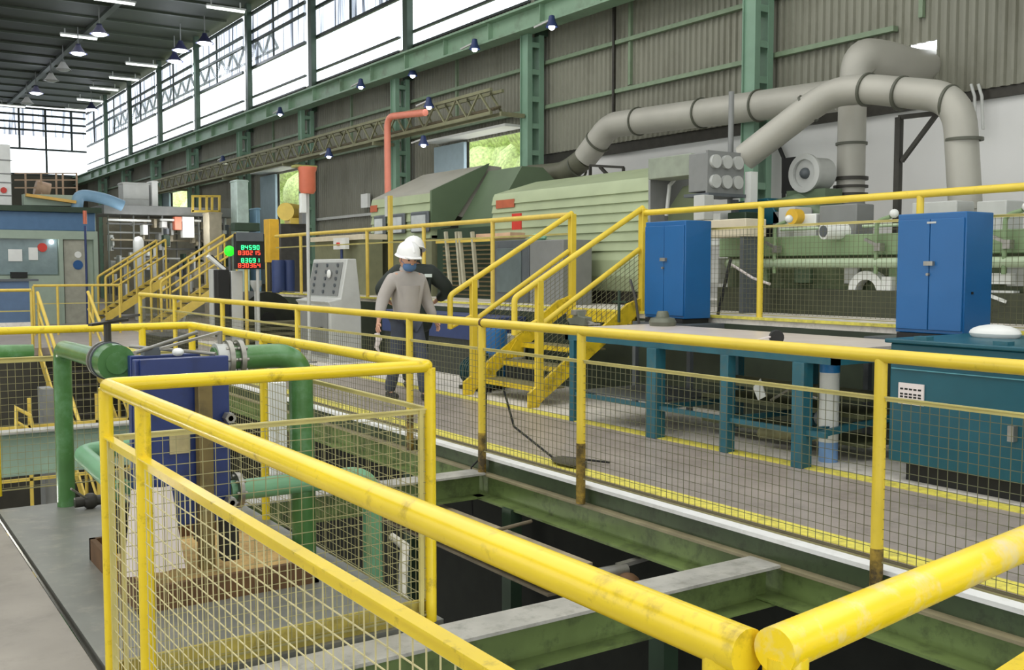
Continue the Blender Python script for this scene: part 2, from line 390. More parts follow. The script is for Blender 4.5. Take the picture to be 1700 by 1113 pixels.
# crane girder
g = thing('crane_girder', 'long pale green crane girder under the bright high windows', 'girder', (11.3, 20, 6.05))
MB().box(11.10, 11.50, -6, 60, 6.44, 6.48).build('top_flange', GRNG, g)
MB().box(11.14, 11.50, -6, 60, 6.05, 6.09).build('bottom_flange', GRNG, g)
MB().box(11.27, 11.30, -6, 60, 6.09, 6.44).build('web', GRNG, g)
MB().box(11.26, 11.32, -6, 60, 6.48, 6.53).build('crane_rail', DSTEEL, g)
for i in range(2, 34): MB().box(11.16, 11.27, i*1.8-4, i*1.8-3.98, 6.09, 6.44).build('stiffener', GRNG, g)
# cable truss along the wall
g = thing('cable_truss', 'olive lattice truss carrying cables along the cladding wall', 'truss', (10.9, 20, 4.5))
TR = mat('truss_olive', (128, 128, 98), .6, var=.12)
for z, nm in ((5.0, 'top_chord'), (4.55, 'bottom_chord')):
    MB().box(10.82, 10.88, 17.0, 48, z-.03, z+.03).box(11.09, 11.15, 17.0, 48, z-.03, z+.03).build(nm, TR, g)
b = MB(); y = 17.0
while y < 47: b.bar((10.85, y, 4.55), (10.85, y+.45, 5.0), .035); b.bar((10.85, y+.45, 5.0), (10.85, y+.9, 4.55), .035); b.bar((11.12, y, 4.55), (11.12, y+.45, 5.0), .035); b.bar((10.85, y, 5.0), (11.12, y+.45, 5.0), .03); y += .9
b.build('lacing', TR, g)
b = MB()
for i, x in enumerate((10.92, 10.97, 11.02, 11.06)): b.cyl((x, 17.0, 4.62+.02*i), (x, 47.5, 4.62+.02*i), .028, 6)
for y_ in range(0, 6):
    yc = COLY[3+y_]*.978; MB().box(10.82, 11.37, yc-.03, yc+.03, 4.44, 4.52).build('wall_bracket', TR, g)
b.build('cables', mat('cable_brown', (88, 80, 58), .7, var=.1), g)

# roof lamps
def bay_lamp(x, y, z, lab, lit=True):
    t = thing('high_bay_lamp', lab, 'lamp', (x, y, z), 'bell shaped lamps under the roof' if lit else 'unlit bell lamps under the roof')
    MB().cyl((x, y, z+.32), (x, y, 10.25), .02, 6).build('stem', GREY, t)
    MB().lathe([(.08, .34), (.10, .26), (.22, .08), (.31, 0), (.29, 0), (.2, .08), (.08, .2)], (x, y, z)).build('shade', mat('lamp_shade_navy', (52, 54, 84), .5) if lit else GREY, t)
    MB().lathe([(0, -.06), (.16, -.05), (.25, .0), (.16, .06), (0, .08)], (x, y, z)).build('bulb', GLOW if lit else GREYL, t)
    if lit:
        l = bpy.data.lights.new('bay_light', 'POINT'); l.energy = 60; l.shadow_soft_size = .3; l.color = (.85, .9, 1)
        o = bpy.data.objects.new('bay_light', l); COL.objects.link(o); o.location = (0, 0, -.35); o.parent = t
for px, py, lit, s in ((165, 57, 1, 'nearest of the row over the hall middle'), (130, 89, 1, 'second of the row over the hall middle'), (60, 155, 1, 'lone one far over the cabin'), (340, 72, 1, 'nearest beside the high windows'), (290, 102, 1, 'second beside the high windows'),
                       (105, 116, 0, 'dark one right behind the two bright ones'), (85, 134, 0, 'dark one further behind'), (45, 172, 0, 'dark one nearest the end window'), (152, 182, 1, 'glaring at the corner of the end window'), (300, 84, 1, 'small one slightly higher by the windows')):
    q = P(px, py, Z=9.3); q.y = min(q.y, 59); bay_lamp(q.x, q.y, 9.3, ('lit' if lit else 'unlit')+' bell lamp hanging from the dark roof, '+s, bool(lit))
for i, (px, py, s) in enumerate(((375, 14, 'just beside the high windows, nearest'), (190, 1, 'cut by the picture top edge'), (235, 107, 'short dim one above the second lamp'), (206, 130, 'short dim one below it'), (173, 147, 'brightest one before the far corner'), (150, 166, 'dim one near the far corner'), (17, 178, 'left end above the cabin'), (130, 182, 'last one before the end window'), (131, 60, 'faint one beside the nearest bell lamp'))):
    q = P(px, py, Z=10.0); q.y = min(q.y, 59.2); ln = 1.3
    t = thing('tube_light', 'fluorescent batten across the dark roof, '+s, 'light', q, 'fluorescent battens under the roof')
    MB().box(q.x-ln/2, q.x+ln/2, q.y-.10, q.y+.10, q.z, q.z+.05).box(q.x-.5, q.x-.46, q.y-.02, q.y+.02, q.z+.05, 10.25).box(q.x+.46, q.x+.5, q.y-.02, q.y+.02, q.z+.05, 10.25).build('batten_housing', GREYL, t)
    MB().cyl((q.x-ln/2+.03, q.y, q.z-.03), (q.x+ln/2-.03, q.y, q.z-.03), .045, 8).build('tube', TUBE, t)
# ================================================================== RAILINGS
def mesh_panel(mb, a, b, z0, z1, sp=.05, w=.0034):
    a = Vector(a); b = Vector(b); L = (b-a).length; d = (b-a)/L; n = max(1, int(L/sp))
    for i in range(n+1):
        p = a+d*(L*i/n); mb.bar((p.x, p.y, z0), (p.x, p.y, z1), w)
    z = z0
    while z <= z1+1e-4: mb.bar((a.x, a.y, z), (b.x, b.y, z), w); z += sp
def angle_rail(mb, a, b, z, w=.035):
    mb.bar((a[0], a[1], z), (b[0], b[1], z), w, .006); mb.bar((a[0], a[1], z-w/2), (b[0], b[1], z-w/2), .006, w)
def railing(name, lab, cat, pts, posts, zt, zm, zb, r=.03, m=None, mw=None, panels=True, gap=.05, pr=None, group=None, pb=None, thin=False, frame=False, tz=None, mm=None):
    """pts: plan outline of the top pipe; posts: plan points; zt/zm/zb top, middle, bottom"""
    m = m or YEL; mw = mw or WIRE; pr = pr or r*.92; pb = zb if pb is None else pb
    t = thing(name, lab, cat, (posts[0][0], posts[0][1], zb), group)
    top = rounded([(x, y, zt) for x, y in pts], .05, 4)
    MB().tube(top, r, 18).build('top_rail', m, t)
    for p in posts: MB().cyl((p[0], p[1], pb), (p[0], p[1], zt-r*.3), pr, 14).build('post', m, t)
    for a, b in zip(pts, pts[1:]):
        big = frame and a is pts[0]
        mb = MB(); angle_rail(mb, a, b, zm, .034 if big or (frame and b is pts[-1]) else .02); mb.build('middle_rail', m if big else RAILM, t)
        if panels:
            mb = MB(); mesh_panel(mb, a, b, zb+.05, zm-.02, gap, .0027); mb.build('mesh_panel', mw if big or not frame else WIREM, t)
        mb = MB(); mb.bar((a[0], a[1], zb+.035), (b[0], b[1], zb+.035), .008, .008); mb.build('bottom_rail', WIREM, t)
        if frame:
            mb = MB(); A = Vector((*a, 0)); B = Vector((*b, 0)); d = (B-A).normalized()
            for q in (A+d*.05, B-d*.05):
                mb = MB(); mb.bar((q.x, q.y, zb), (q.x, q.y, zm), .018, .018); mb.build('panel_frame', RAILM, t)
    return t
ZT = 1.06
t = railing('safety_railing', 'yellow pipe railing with wire mesh round the pump platform, running into the foreground', 'railing',
        [(.86, .80), (.845, 4.04), (2.24, 4.03), (2.32, 8.0), (-2.5, 8.0)],
        [(.862, .84), (.853, 3.52), (.845, 4.04), (2.24, 4.03), (2.285, 6.3), (2.32, 7.98), (1.95, 8.0), (.93, 8.0)],
        ZT, .865, ZP, r=.028, frame=True)
bm_ = MB(); bm_.box(.87, 2.24, 4.05, 4.065, ZP, ZP+.10); bm_.build('toe_board', mat('toe_board_dull', (176, 160, 74), .6, var=.25, dirt=(60, 56, 30), dirt_amt=.7), t)
# second foreground pipe running to the right edge
t = thing('foreground_railing', 'yellow pipe with scuffed top entering from the right edge in the foreground', 'railing', (.90, .79, ZP))
a = P(1295, 1077, Z=1.07); b = P(1700, 903, Z=1.06); d = (b-a).normalized(); e = a+d*3.3
MB().tube([a-d*.012, e], .0265, 24).build('top_rail', mat('yellow_paint_scuffed', (246, 214, 28), .3, var=.08, scale=7, dirt=(214, 206, 190), dirt_amt=.8, dirt_scale=9), t)
for q in (a+d*.012, a+d*1.6, a+d*3.2): MB().cyl((q.x, q.y, ZP), (q.x, q.y, q.z-.01), .026, 18).build('post', YEL, t)
mb = MB(); angle_rail(mb, (a.x+.03, a.y), (e.x, e.y), .865, .03); mb.build('middle_rail', YEL, t)
mb = MB(); mesh_panel(mb, (a.x+.03, a.y), (e.x, e.y), ZP+.05, .84); mb.build('mesh_panel', WIRE, t)

XR = 4.255
wp = [P(x, 600, X=XR).y for x in (1463, 965, 800, 680, 495, 371, 292, 235)]
t = railing('walkway_railing', 'yellow pipe railing with fine mesh along the pit side of the walkway', 'railing',
        [(XR, -2.0), (XR, wp[-1]+.02)], [(XR, y) for y in [.7]+wp], 1.075, .875, .02, r=.034, pb=-.12, mw=WIREG, thin=True, m=YELM)
MB().cyl((XR, wp[2]-.03, 1.075), (XR, wp[2], 1.075), .036, 16).build('joint_collar', RUST, t)
dk = mat('post_foot_grime', (70, 58, 30), .7, var=.3)
for y, h in zip(wp[:4], (.12, .30, .2, .2)): MB().cyl((XR, y, -.12), (XR, y, h), .0325, 14).build('grimy_post_foot', GRIM, t)

# guard and sloping rails of the stair down into the basement
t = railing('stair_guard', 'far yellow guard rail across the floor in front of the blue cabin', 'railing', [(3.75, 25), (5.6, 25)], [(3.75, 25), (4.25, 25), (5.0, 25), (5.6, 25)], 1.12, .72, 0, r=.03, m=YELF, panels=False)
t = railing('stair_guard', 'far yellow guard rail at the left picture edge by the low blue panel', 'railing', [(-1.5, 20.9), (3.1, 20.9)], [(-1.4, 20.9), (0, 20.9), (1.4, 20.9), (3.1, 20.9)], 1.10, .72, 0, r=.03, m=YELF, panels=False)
t = thing('basement_stair', 'yellow steep stair with double sloping handrails going down into the pit', 'stairs', (3.8, 21, -1.3))
for x in (3.22, 4.12):
    for dz, r, nm in ((1.05, .032, 'handrail'), (.72, .022, 'middle_rail')):
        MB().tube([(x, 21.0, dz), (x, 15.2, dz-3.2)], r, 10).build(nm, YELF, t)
    MB().bar((x, 21.0, -.08), (x, 15.2, -3.2), .03, .22).build('stringer', YELF, t)
    for i, y in enumerate((20.9, 18.6, 16.9)):
        z = -(21-y)*.5517; MB().cyl((x, y, z-.1), (x, y, z+1.04), .026, 8).build('post', YELF, t)
for i in range(14):
    y = 20.8-i*.4; z = -.2-i*.22
    MB().box(3.22, 4.12, y-.13, y+.13, z-.02, z).build('tread', DSTEEL, t)

# ================================================================== PIT STEELWORK
def ibeam(name, lab, a, b, ztop, wd=.2, dep=.2, m=GRNB, top=True, bo=0, tm=None):
    t = thing(name, lab, 'beam', (a[0], a[1], ztop-dep))
    mt = tm or (BEAMTOP if top else m)
    mb = MB(); mb.bar((*a, ztop-.008), (*b, ztop-.008), wd, .016); mb.build('top_flange', mt, t)
    mb = MB(); mb.bar((*a, ztop-dep/2), (*b, ztop-dep/2), .012, dep-.03); mb.build('web', m, t)
    mb = MB(); mb.bar((a[0]+bo, a[1], ztop-dep+.008), (b[0]+bo, b[1], ztop-dep+.008), wd+abs(bo), .016); mb.build('bottom_flange', m, t)
    return t
ibeam('steel_beam', 'long green steel beam under the white walkway edge', (4.315, -6), (4.315, 21), -.125, .13, .19, top=False, bo=-.05, tm=mat('worn_flange_edge', (136, 128, 100), .5, var=.2, scale=6))
ibeam('steel_beam', 'green cross beam with worn pale top passing under the nearest yellow pipe', (-3, 3.84), (4.25, 3.84), -.115, .22, .22)
ibeam('steel_beam', 'green cross beam with pale top behind the railing corner post', (2.3, 6.85), (4.25, 6.85), -.115, .2, .2)
ibeam('steel_beam', 'green cross beam in the nearest corner of the pit', (.85, 1.55), (4.25, 1.55), -.115, .2, .2)
ibeam('steel_beam', 'pale green girder crossing the pit behind the left railing', (-8, 10.2), (2.6, 10.2), .02, .22, .40, m=mat('pale_green_beam', (148, 170, 150), .5, var=.1))
for x, s in ((-.05, 'left one'), (.75, 'right one')):
    ibeam('short_beam', 'short pale steel beam behind the plate floor edge, '+s, (x, 7.7), (x-.25, 10.1), -.42, .2, .1, m=mat('pale_green_beam', (148, 170, 150)))
one('angle_bar', MB().bar((.45, 7.6, -.3), (.15, 10.1, -.3), .05), mat('pale_green_beam', (148, 170, 150)), 'thin pale bar between the two short beams', 'bar')
ibeam('lower_beam', 'rusty grey channel running lengthwise just below the long green beam', (3.9, 5.0), (3.9, 8.6), -.36, .10, .10, tm=mat('pit_channel_top', (150, 138, 112), .6, var=.25), m=mat('pit_channel', (110, 100, 80), .7, var=.25))
ibeam('lower_beam', 'lower grey channel in the pit beside the rusty one', (3.66, 5.0), (3.66, 8.6), -.44, .12, .08, tm=mat('pit_channel_top', (150, 138, 112)), m=mat('pit_channel', (110, 100, 80)))
ibeam('lower_beam', 'blue grey channel deep in the pit near the bottom picture edge', (2.4, .6), (2.4, 3.6), -.75, .12, .12, m=mat('pit_blue_grey', (120, 134, 150), .5))
one('brace_rod', MB().cyl(P(882, 866, Z=-.31), P(770, 895, Z=-.33), .014, 8), mat('pit_channel', (96, 88, 72)), 'thin steel brace rod crossing the pit under the long beam', 'rod')
t = thing('pit_valve', 'grey valve with a short lever lying in the pit beyond the cross beam', 'valve', P(1020, 950, Z=-.40))
q = P(1015, 950, Z=-.40)
MB().cyl(q+V(-.25, 0, 0), q+V(.1, -.02, 0), .045, 12).build('body', STEEL, t)
MB().bar(q+V(.05, 0, .03), q+V(.5, -.05, .08), .05, .025).build('lever', STEEL, t)
MB().ball(q+V(.05, -.1, -.08), .09, n=10).build('housing', RUST, t)
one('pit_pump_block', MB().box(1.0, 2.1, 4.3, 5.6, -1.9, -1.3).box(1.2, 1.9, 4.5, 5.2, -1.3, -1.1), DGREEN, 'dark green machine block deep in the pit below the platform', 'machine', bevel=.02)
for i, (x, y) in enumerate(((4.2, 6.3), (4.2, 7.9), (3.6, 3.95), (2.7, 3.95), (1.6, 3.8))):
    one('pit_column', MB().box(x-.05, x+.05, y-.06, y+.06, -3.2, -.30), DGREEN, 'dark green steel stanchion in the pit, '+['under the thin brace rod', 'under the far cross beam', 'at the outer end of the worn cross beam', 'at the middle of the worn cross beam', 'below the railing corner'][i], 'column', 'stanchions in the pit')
# things seen down in the basement at the left
t = thing('basement_steps', 'small pale yellow steps with handrail down in the basement', 'stairs', P(40, 720, Z=-1.6))
for dx, s in ((0, 1), (.45, 1)):
    A = P(27, 678, Y=14+dx); B = P(50, 690, Y=14+dx); C = P(60, 735, Y=14+dx); D = P(27, 735, Y=14+dx)
    MB().tube([D, A, B, C], .022, 8).build('handrail', YELF, t)
    MB().tube([P(27, 700, Y=14+dx), P(52, 715, Y=14+dx)], .016, 8).build('middle_rail', YELF, t)
one('basement_column', MB().box(*sorted((P(72, 700, Y=15).x, P(92, 700, Y=15).x)), 15, 15.4, -3.2, -.14), GREY, 'grey column in the basement left of the thick green pipe', 'column')
one('basement_cabinet', MB().box(-1.6, .2, 15.5, 16.2, -3.2, -.5), mat('olive_dark', (84, 82, 60), .7, var=.3, scale=4), 'dark olive cabinet in the basement seen through the left mesh', 'cabinet', bevel=.02)
mb = MB()
for i in range(8): mb.box(.4+i*.42, .44+i*.42, 14.6, 14.64, -3.2, -.2)
for z in (-.6, -1.3, -2.0): mb.box(-.9, 3.6, 14.6, 14.63, z, z+.04)
one('pipe_rack', mb, YELF, 'thin yellowish rack of uprights in the basement behind the mesh', 'rack')
one('overhead_pipe', MB().cyl((-4, 11.5, .78), P(55, 583, Y=11.5), .07, 14), PIPEG, 'green pipe end crossing at the left picture edge', 'pipe')

# ================================================================== PLATE HEAT EXCHANGER
t = thing('plate_heat_exchanger', 'blue plate heat exchanger with flanged ports on the steel floor', 'heat exchanger', (1.45, 5.3, 0))
MB().box(1.20, 1.66, 5.08, 5.14, .22, 1.06).build('front_frame_plate', BLUEX, t, bevel=.006)
MB().box(1.29, 1.66, 5.56, 5.62, .22, 1.04).build('rear_pressure_plate', BLUEX, t, bevel=.006)
mb = MB()
for i in range(18): mb.box(1.31, 1.63, 5.16+i*.022, 5.172+i*.022, .26, 1.0)
mb.build('plate_pack', GREY, t)
MB().box(1.48, 1.55, 5.00, 5.07, 0, .97).build('guide_column', mat('olive_column', (112, 96, 52), .5, var=.2, scale=6, dirt=(40, 36, 22)), t, bevel=.005)
MB().box(1.30, 1.38, 5.3, 5.38, 1.06, 1.10).build('top_bracket', GREYD, t)
MB().cyl((1.23, 5.2, 1.085), (1.66, 5.62, 1.15), .010, 10).build('tie_rod', STEEL, t)
MB().cyl((1.60, 5.1, 1.07), (1.30, 5.6, 1.09), .009, 10).build('tie_rod', STEEL, t)
for x, z in ((1.225, .32), (1.64, .75), (1.64, .32)):
    MB().cyl((x, 5.0, z), (x, 5.66, z), .014, 8).cyl((x, 5.0, z), (x, 5.06, z), .028, 6).build('tie_bolt', STEEL, t)
for x in (1.24, 1.66): MB().box(x-.04, x+.04, 5.09, 5.2, 0, .24).build('leg', BLACK, t)
for x in (1.24, 1.66): MB().box(x-.04, x+.04, 5.54, 5.62, 0, .24).build('leg', BLACK, t)
MB().box(1.355, 1.455, 5.072, 5.079, .585, .695).build('rating_plate', mat('old_label', (176, 164, 120), .6, var=.12, scale=20), t)
MB().ball((1.44, 5.2, 1.08), .03, sz=.7, n=12).build('vent_cap', WHITE, t)
MB().box(1.22, 1.47, 5.05, 5.079, .97, 1.06).build('lifting_lug_plate', BLUEX, t)
# drip tray
t = thing('drip_tray', 'brown steel drip tray with tan bottom under the blue heat exchanger', 'tray', (1.6, 5.3, ZP))
mb = MB(); mb.box(1.14, 2.04, 4.86, 4.89, ZP, 0).box(1.14, 2.04, 5.93, 5.96, ZP, 0).box(1.14, 1.17, 4.86, 5.96, ZP, 0).box(2.01, 2.04, 4.86, 5.96, ZP, 0); mb.build('rim', RUST, t)
MB().box(1.17, 2.01, 4.89, 5.93, ZP+.02, ZP+.06).build('bottom', TRAYT, t)
# white sheet hung on the exchanger
mb = MB(); n = 10; bm = mb.bm; rows = []
for k in range(7):
    z = .44-.07*k*.97; row = []
    for i in range(n+1):
        u = i/n; wdt = .095+.008*k; x = 1.25-wdt+u*2*wdt; y = 5.02-.006*k+.012*math.sin(u*14+k*.4)
        row.append(bm.verts.new((x, y, z)))
    rows.append(row)
for a, b in zip(rows, rows[1:]):
    for i in range(n): bm.faces.new([a[i], a[i+1], b[i+1], b[i]])
o = one('white_sheet', mb, CLOTH, 'white plastic sheet hanging on the front of the blue heat exchanger', 'sheet'); s = o.modifiers.new('s', 'SOLIDIFY'); s.thickness = .004

def flange(t, c, d, ro, th=.025, bolts=8, m=None, nm='flange'):
    mb = MB(); c = Vector(c); d = Vector(d).normalized(); e = d.orthogonal().normalized(); f = d.cross(e)
    mb.cyl(c-d*th/2, c+d*th/2, ro, 28)
    for i in range(bolts):
        a = 2*math.pi*i/bolts; q = c+(e*math.cos(a)+f*math.sin(a))*ro*.82; mb.cyl(q-d*(th/2+.015), q+d*(th/2+.015), ro*.09, 6)
    mb.build(nm, m or STEEL, t)
t = thing('green_pipe', 'thick green pipe rising behind the plate floor and bending to the upper exchanger port', 'pipe', (1.28, 7.42, ZP))
MB().tube(rounded([(1.28, 7.42, -1.5), (1.28, 7.42, .96), (1.24, 5.62, 1.0)], .12, 8), .058, 22).build('pipe', PIPEG, t)
flange(t, (1.24, 5.88, 1.0), (0, 1, 0), .105); flange(t, (1.24, 5.80, 1.0), (0, 1, 0), .105, m=GREYD)
MB().cyl((1.24, 5.78, 1.0), (1.24, 5.63, 1.0), .098, 24).build('port_neck', PIPEG, t)
MB().cyl((1.24, 5.84, 1.1), (1.24, 5.84, 1.2), .02, 8).bar((1.14, 5.78, 1.2), (1.36, 5.92, 1.215), .03, .014).bar((1.20, 5.9, 1.2), (1.38, 5.72, 1.25), .02, .012).build('valve_handle', DSTEEL, t)
t = thing('green_pipe', 'green pipe elbow low beside the railing corner post, from the lower exchanger port', 'pipe', (1.30, 6.9, .3))
MB().tube(rounded([(1.26, 5.62, .31), (1.30, 7.0, .31), (2.1, 7.05, .33)], .16, 8), .058, 20).build('pipe', PIPEGP, t)
flange(t, (1.265, 5.72, .31), (0, 1, 0), .10)
t = thing('green_pipe', 'green pipe turning down from the upper exchanger port near the railing corner', 'pipe', (2.14, 5.3, ZP))
MB().tube(rounded([(1.66, 5.34, 1.02), (2.14, 5.32, 1.03), (2.14, 5.3, ZP)], .16, 9), .066, 24).build('pipe', PIPEG, t)
for x in (1.74, 1.80): flange(t, (x, 5.34, 1.02), (1, 0, 0), .10)
MB().cyl((1.67, 5.34, 1.02), (1.74, 5.34, 1.02), .085, 20).build('butterfly_valve', GREYL, t)
MB().cyl((1.70, 5.34, 1.08), (1.70, 5.34, 1.17), .014, 8).bar((1.70, 5.34, 1.165), (1.36, 5.22, 1.10), .022, .012).build('valve_lever', STEEL, t)
t = thing('green_pipe', 'lower green pipe crossing the mesh and turning down outside the railing', 'pipe', (2.5, 5.2, -.8))
MB().tube(rounded([(1.72, 5.28, .32), (2.52, 5.22, .33), (2.52, 5.2, -2.2)], .15, 9), .055, 22).build('pipe', PIPEGP, t)
for x in (1.76,): flange(t, (x, 5.28, .32), (1, 0, 0), .095)
one('drain_hose', MB().tube([(2.53, 5.0, .02), (2.56, 4.9, -.02), (2.50, 4.8, -.10), (2.44, 4.7, -.22), (2.47, 4.6, -.36), (2.52, 4.5, -.52), (2.6, 4.4, -.8)], [.02, .026, .026, .024, .024, .02, .02], 10), mat('pale_hose', (196, 192, 178), .7, var=.2, scale=20), 'pale wrapped hose hanging beside the lower green pipe', 'hose')
t = thing('white_post', 'white painted post standing behind the thick green pipe', 'post', P(460, 720, X=3.4))
A = P(460, 720, X=3.4); MB().box(A.x-.09, A.x+.07, A.y-.07, A.y+.09, -.4, .45).build('shaft', WHITE, t, bevel=.005)
MB().box(A.x-.1, A.x+.1, A.y-.1, A.y+.1, -.42, -.4).build('base', GREYL, t)
t = thing('floor_valve', 'small steel valve with long handle on the plate floor by the corner post', 'valve', P(150, 835, Z=ZP))
q = P(150, 832, Z=ZP+.05); MB().cyl(q+V(-.1, 0, 0), q+V(.1, 0, 0), .035, 12).ball(q, .055, n=10).build('body', DSTEEL, t)
MB().cyl(q, P(118, 812, Z=.06), .008, 8).build('handle', STEEL, t)

# unseen lamp added to brighten the basement at the left
t = thing('added_basement_lamp', 'added lamp under the pale green girder, brightening the dark basement', 'lamp', (-.5, 10.4, -.45))
MB().cyl((-.5, 10.4, -.42), (-.5, 10.4, -.5), .08, 14).build('housing', GREYD, t)
MB().ball((-.5, 10.4, -.53), .06, n=10).build('bulb', GLOW, t)
l = bpy.data.lights.new('basement_fill_light', 'POINT'); l.energy = 170; l.shadow_soft_size = .25; l.color = (1, .97, .85)
o = bpy.data.objects.new('basement_fill_light', l); COL.objects.link(o); o.location = (0, 0, -.4); o.parent = t
# ================================================================== BLUE CABINETS, TABLE, TEAL MACHINE, STAIR, PLATFORM RAIL
def locker(x, y0, y1, z1, lab, knob):
    t = thing('metal_locker', lab, 'locker', (x+.2, (y0+y1)/2, .97))
    MB().box(x+.012, x+.38, y0, y1, .98, z1).build('body', BLUEC, t, bevel=.008)
    m = (y0+y1)/2
    for a, b in ((y0+.012, m-.003), (m+.003, y1-.012)):
        d = MB().box(x-.004, x+.012, a, b, 1.01, z1-.05).build('door', BLUEC, t, bevel=.004)
    q = z1-.42
    MB().box(x-.035, x-.004, m-.05, m+.03, q, q+.035).build('handle', STEEL, t)
    MB().cyl((x-.03, m, q-.07), (x-.004, m, q-.07), .012, 8).build('lock', STEEL, t)
    MB().box(x, x+.37, y0+.02, y1-.02, .93, .978).build('base_frame', BLACK, t)
    return t
lk = locker(7.3, 7.75, 8.37, 2.0, 'bright blue two door locker beside the stair top', 0)
lk2 = locker(7.3, 4.63, 5.24, 1.945, 'bright blue two door locker behind the teal machine', 1)
MB().bar((7.68, 4.66, 1.9), (7.32, 4.66, 1.8), .002, .02).box(7.4, 7.42, 4.622, 4.63, 1.30, 1.32).build('side_seam', BLACK, lk2)
MB().box(7.292, 7.298, 4.88, 4.96, 1.86, 1.875).build('maker_tag', GREYL, lk2)
one('cabinet_shelf_bracket', MB().box(7.25, 7.74, 4.4, 5.5, .87, .93).box(7.25, 7.3, 4.4, 4.45, 0, .87).box(7.25, 7.3, 5.45, 5.5, 0, .87), GREYD, 'dark steel stand carrying the locker behind the teal machine', 'stand')
one('cabinet_shelf_bracket', MB().box(7.25, 7.74, 7.6, 8.5, .87, .93).box(7.25, 7.3, 7.6, 7.65, 0, .87).box(7.25, 7.3, 8.45, 8.5, 0, .87), GREYD, 'dark steel stand carrying the locker beside the stair', 'stand')
# work table
t = thing('work_table', 'long teal steel work table with pale scratched top beside the walkway', 'table', (6.6, 6.4, 0))
MB().box(6.0, 7.18, 4.78, 8.1, .895, .92).build('tabletop', mat('table_top', (222, 210, 202), .32, metal=.1, var=.10, scale=3, dirt=(230, 224, 220), dirt_amt=.5), t)
MB().box(6.02, 6.07, 4.8, 8.08, .80, .895).box(7.11, 7.16, 4.8, 8.08, .80, .895).box(6.02, 7.16, 4.8, 4.85, .80, .895).box(6.02, 7.16, 8.03, 8.08, .80, .895).build('apron', TEALT, t)
for x, y, wd in ((6.05, 7.97, .07), (6.05, 6.77, .12), (6.05, 5.9, .09), (6.05, 5.13, .11), (7.08, 7.97, .07), (7.08, 6.77, .08), (7.08, 5.9, .08), (7.08, 5.0, .08)):
    MB().box(x-wd/2, x+wd/2, y-wd/2, y+wd/2, 0, .80).build('leg', TEALT, t, bevel=.004)
MB().box(6.03, 6.07, 4.9, 8.0, .25, .29).box(7.06, 7.10, 4.9, 8.0, .25, .29).build('side_stretcher', TEALT, t)
for y in (5.13, 5.9, 6.77, 7.97): MB().box(6.05, 7.08, y-.02, y+.02, .25, .29).build('cross_stretcher', TEALT, t)
for y in (4.84,): MB().bar((7.08, 4.84, .38), (6.05, 5.13, .22), .03, .05).build('brace', TEALT, t)
one('lower_shelf_sheet', MB().box(6.1, 7.05, 6.85, 7.9, .295, .315), GREYD, 'dark steel sheet lying on the table stretchers under the far end', 'sheet')
# vices on the table
def vise(q, lab, s=1):
    t = thing('bench_vise', lab, 'vise', q)
    MB().cyl(q, q+V(0, 0, .03), .09*s, 18).build('swivel_base', DSTEEL, t)
    MB().prism([(-.12*s, .03), (.10*s, .03), (.14*s, .09), (.05*s, .10), (.04*s, .17), (-.02*s, .17), (-.04*s, .12), (-.13*s, .11)], 'x', -.04, .04).build('body', mat('vise_grey', (108, 112, 98), .5, metal=.3, var=.2), t).location = q-BASE[t.name]
    o = MB().prism([(-.02*s, .12), (.05*s, .12), (.05*s, .18), (-.02*s, .18)], 'x', -.06, .06).build('jaw', STEEL, t); o.location = (0, 0, 0)
    MB().cyl(q+V(0, -.13*s, .07), q+V(0, -.24*s, .05), .013, 8).cyl(q+V(-.07, -.23*s, .05), q+V(.07, -.23*s, .05), .008, 8).build('screw_handle', STEEL, t)
    return t
# (vise meshes are modelled around their own base)
def vise2(q, lab):
    t = thing('bench_vise', lab, 'vise', q)
    x, y, z = q
    MB().cyl((x, y, z), (x, y, z+.03), .09, 18).build('swivel_base', DSTEEL, t)
    pr = [(-.13, .03), (.10, .03), (.15, .09), (.05, .10), (.04, .17), (-.02, .17), (-.04, .12), (-.14, .11)]
    MB().prism([(y+a, z+b) for a, b in pr], 'x', x-.045, x+.045).build('body', mat('vise_grey', (108, 112, 98), .5, metal=.3, var=.2), t, bevel=.005)
    MB().box(x-.07, x+.07, y-.02, y+.05, z+.13, z+.18).build('jaw', STEEL, t, bevel=.004)
    MB().cyl((x, y-.13, z+.07), (x, y-.24, z+.05), .013, 8).cyl((x-.07, y-.23, z+.05), (x+.07, y-.23, z+.05), .008, 8).build('screw_handle', STEEL, t)
vise2(P(962, 545, Z=.92), 'grey bench vise on the far end of the work table')
t = thing('pipe_vise', 'greenish pipe vise with curved lever on the table by the locker', 'vise', V(7.02, P(1100, 534, X=7.02).y, .92))
q = V(7.02, P(1100, 534, X=7.02).y, .93); x, y, z = q
MB().lathe([(.13, -.01), (.14, .03), (.12, .07), (.07, .08), (.06, .12), (.05, .14), (0, .14)], q).build('body', mat('vise_grey', (108, 112, 98)), t)
MB().tube([(x-.10, y+.25, z), (x-.12, y+.28, z+.25), (x-.08, y+.40, z+.42), (x-.04, y+.46, z+.45)], .014, 8).build('lever', DSTEEL, t)
MB().cyl((x-.06, y+.62, z), (x-.06, y+.62, z+.34), .016, 8).bar((x-.06, y+.5, z+.22), (x-.06, y+.72, z+.22), .02).build('stand_rod', DGREEN, t)
t = thing('grinder', 'dark tool with a thin pale handle on the near end of the work table', 'tool', P(1287, 563, Z=.94))
q = P(1289, 560, Z=.96); MB().cyl(q+V(-.05, -.05, 0), q+V(.05, .05, .0), .055, 14).ball(q, .06, n=10).build('body', BLACK, t)
MB().bar(q+V(-.04, 0, .01), P(1245, 568, Z=.94), .018, .01).build('handle', CLOTH, t)
